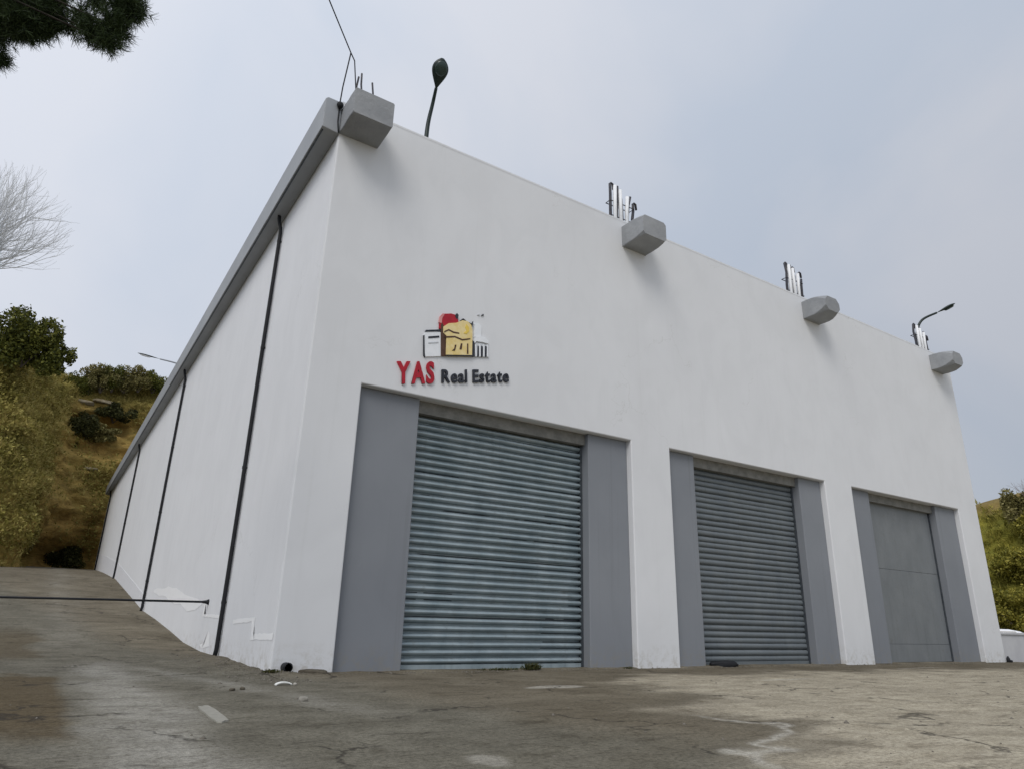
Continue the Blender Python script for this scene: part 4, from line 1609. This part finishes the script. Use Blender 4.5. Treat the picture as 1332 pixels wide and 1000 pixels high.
# curved white scrap
bm = bmesh.new()
for i in range(9):
    a = math.pi * (.08 + .84 * i / 8)
    for (rr, yy) in ((.105, -.03), (.10, .035)):
        bm.verts.new((math.cos(a) * rr, yy, math.sin(a) * rr * .42))
bm.verts.ensure_lookup_table()
for i in range(8):
    bm.faces.new((bm.verts[2 * i], bm.verts[2 * i + 1], bm.verts[2 * i + 3], bm.verts[2 * i + 2]))
ws = obj('plastic_scrap', bm, M['plastic_white'], None, True, (-.24, -1.52, g0(-.24, -1.52) - .005))
ws.modifiers.new('t', 'SOLIDIFY').thickness = .018
tag(ws, 'curved white plastic scrap lying below the front corner', 'scrap')
rock('fist-sized grey stone on the yard below the front corner', (-.53, -3.2, g0(-.53, -3.2) + .012), (.038, .032, .028), 5, 'stone', 'rubble', 'loose stones in the yard', 'stone')
rock('small pale stone beside the white plastic scrap', (-.12, -1.58, g0(-.12, -1.58) + .008), (.022, .02, .018), 6, 'stone', 'rubble', 'loose stones in the yard', 'stone')
rock('dark clod of rubble left of the white plastic scrap', (-.78, -1.9, g0(-.78, -1.9) + .012), (.028, .025, .018), 7, 'stone', 'dirt', 'loose stones in the yard', 'stone')
rock('dark clod of rubble on the ramp foot farther from the scrap', (-.90, -1.95, g0(-.90, -1.95) + .01), (.022, .03, .015), 8, 'stone', 'dirt', 'loose stones in the yard', 'stone')
rock('lump of brown earth against the wall foot beside the pipe mouth', (.55, -.10, g0(.55, -.1)), (.26, .07, .05), 9, 'earth_lump', 'dirt', None, 'earth')
rock('black rubber block lying at the foot of the middle shutter', (9.12, .10, .04), (.36, .10, .075), 12, 'rubber_block', 'black', None, 'block')

# chips and grit gathered along the wall foot
rs = np.random.RandomState(77)
n = 2600
px_ = np.concatenate([rs.uniform(-.1, 20.5, 900), rs.normal(-.15, .28, 900), rs.uniform(-3.5, 12, 160)])
py_ = np.concatenate([-np.abs(rs.normal(0, .12, 900)) - .02, rs.uniform(-1.2, 4.0, 900), rs.uniform(-8, -.3, 160)])
ok = ~((px_ > -.03) & (py_ > -.02))
px_, py_ = px_[ok], py_[ok]
sz = np.clip(np.abs(rs.normal(.0, .009, len(px_))) + .003, .003, .026)
pz_ = ground_z(px_, py_)
oct_ = np.array([(1, 0, 0), (0, 1, 0), (-1, 0, 0), (0, -1, 0), (0, 0, .8), (0, 0, -.8)])
of = np.array([(0, 1, 4), (1, 2, 4), (2, 3, 4), (3, 0, 4), (1, 0, 5), (2, 1, 5), (3, 2, 5), (0, 3, 5)])
V_ = np.stack([px_, py_, pz_], -1)[:, None, :] + (oct_[None] * sz[:, None, None]) * rs.uniform(.6, 1.4, (len(px_), 6, 1))
F_ = (np.arange(len(px_)) * 6)[:, None, None] + of[None]
gr = link('grit', np_mesh('grit', V_.reshape(-1, 3), F_.reshape(-1, 3)), M['grit'])
tag(gr, 'scattered cement chips and grit along the wall foot', 'grit', kind='stuff')


def weed(label, x, y, z, w, h, n, seed, m='weed'):
    rs = np.random.RandomState(seed)
    o = empty('weed_clump', (x, y, z))
    tag(o, label, 'weeds', 'weeds at the wall foot')
    base = np.stack([rs.normal(0, w * .45, n), rs.normal(0, .03, n), np.zeros(n)], -1)
    d = np.stack([rs.normal(0, .5, n), rs.normal(-.2, .4, n), np.ones(n)], -1)
    d /= np.linalg.norm(d, axis=1, keepdims=True)
    Ln = h * rs.uniform(.35, 1.1, n)[:, None]
    s = np.cross(d, rs.normal(size=(n, 3)))
    s /= np.linalg.norm(s, axis=1, keepdims=True)
    wv = .007
    mid = base + d * Ln * .55
    tip = base + d * Ln + np.stack([rs.normal(0, .02, n), rs.normal(0, .02, n), -.15 * Ln[:, 0]], -1)
    v = np.stack([base - s * wv, base + s * wv, mid + s * wv, mid - s * wv], 1).reshape(-1, 3)
    v2 = np.stack([mid - s * wv, mid + s * wv, tip + s * wv * .2, tip - s * wv * .2], 1).reshape(-1, 3)
    vv = np.concatenate([v, v2])
    link('leaves', np_mesh('leaves', vv, np.arange(len(vv)).reshape(-1, 4)), M[m], o)


weed('dark weed clump growing at the foot of the ribbed blue shutter', 4.32, .02, .015, .17, .13, 260, 1)
weed('sparse weeds at the shutter foot left of the dark clump', 3.75, .02, .012, .40, .05, 120, 2)
weed('tiny weed tuft by the wall foot right of the first bay', 6.45, -.02, .0, .10, .05, 60, 3)
weed('small weed tuft on the mortar at the front corner', -.05, -.25, g0(-.05, -.25), .12, .06, 80, 4)
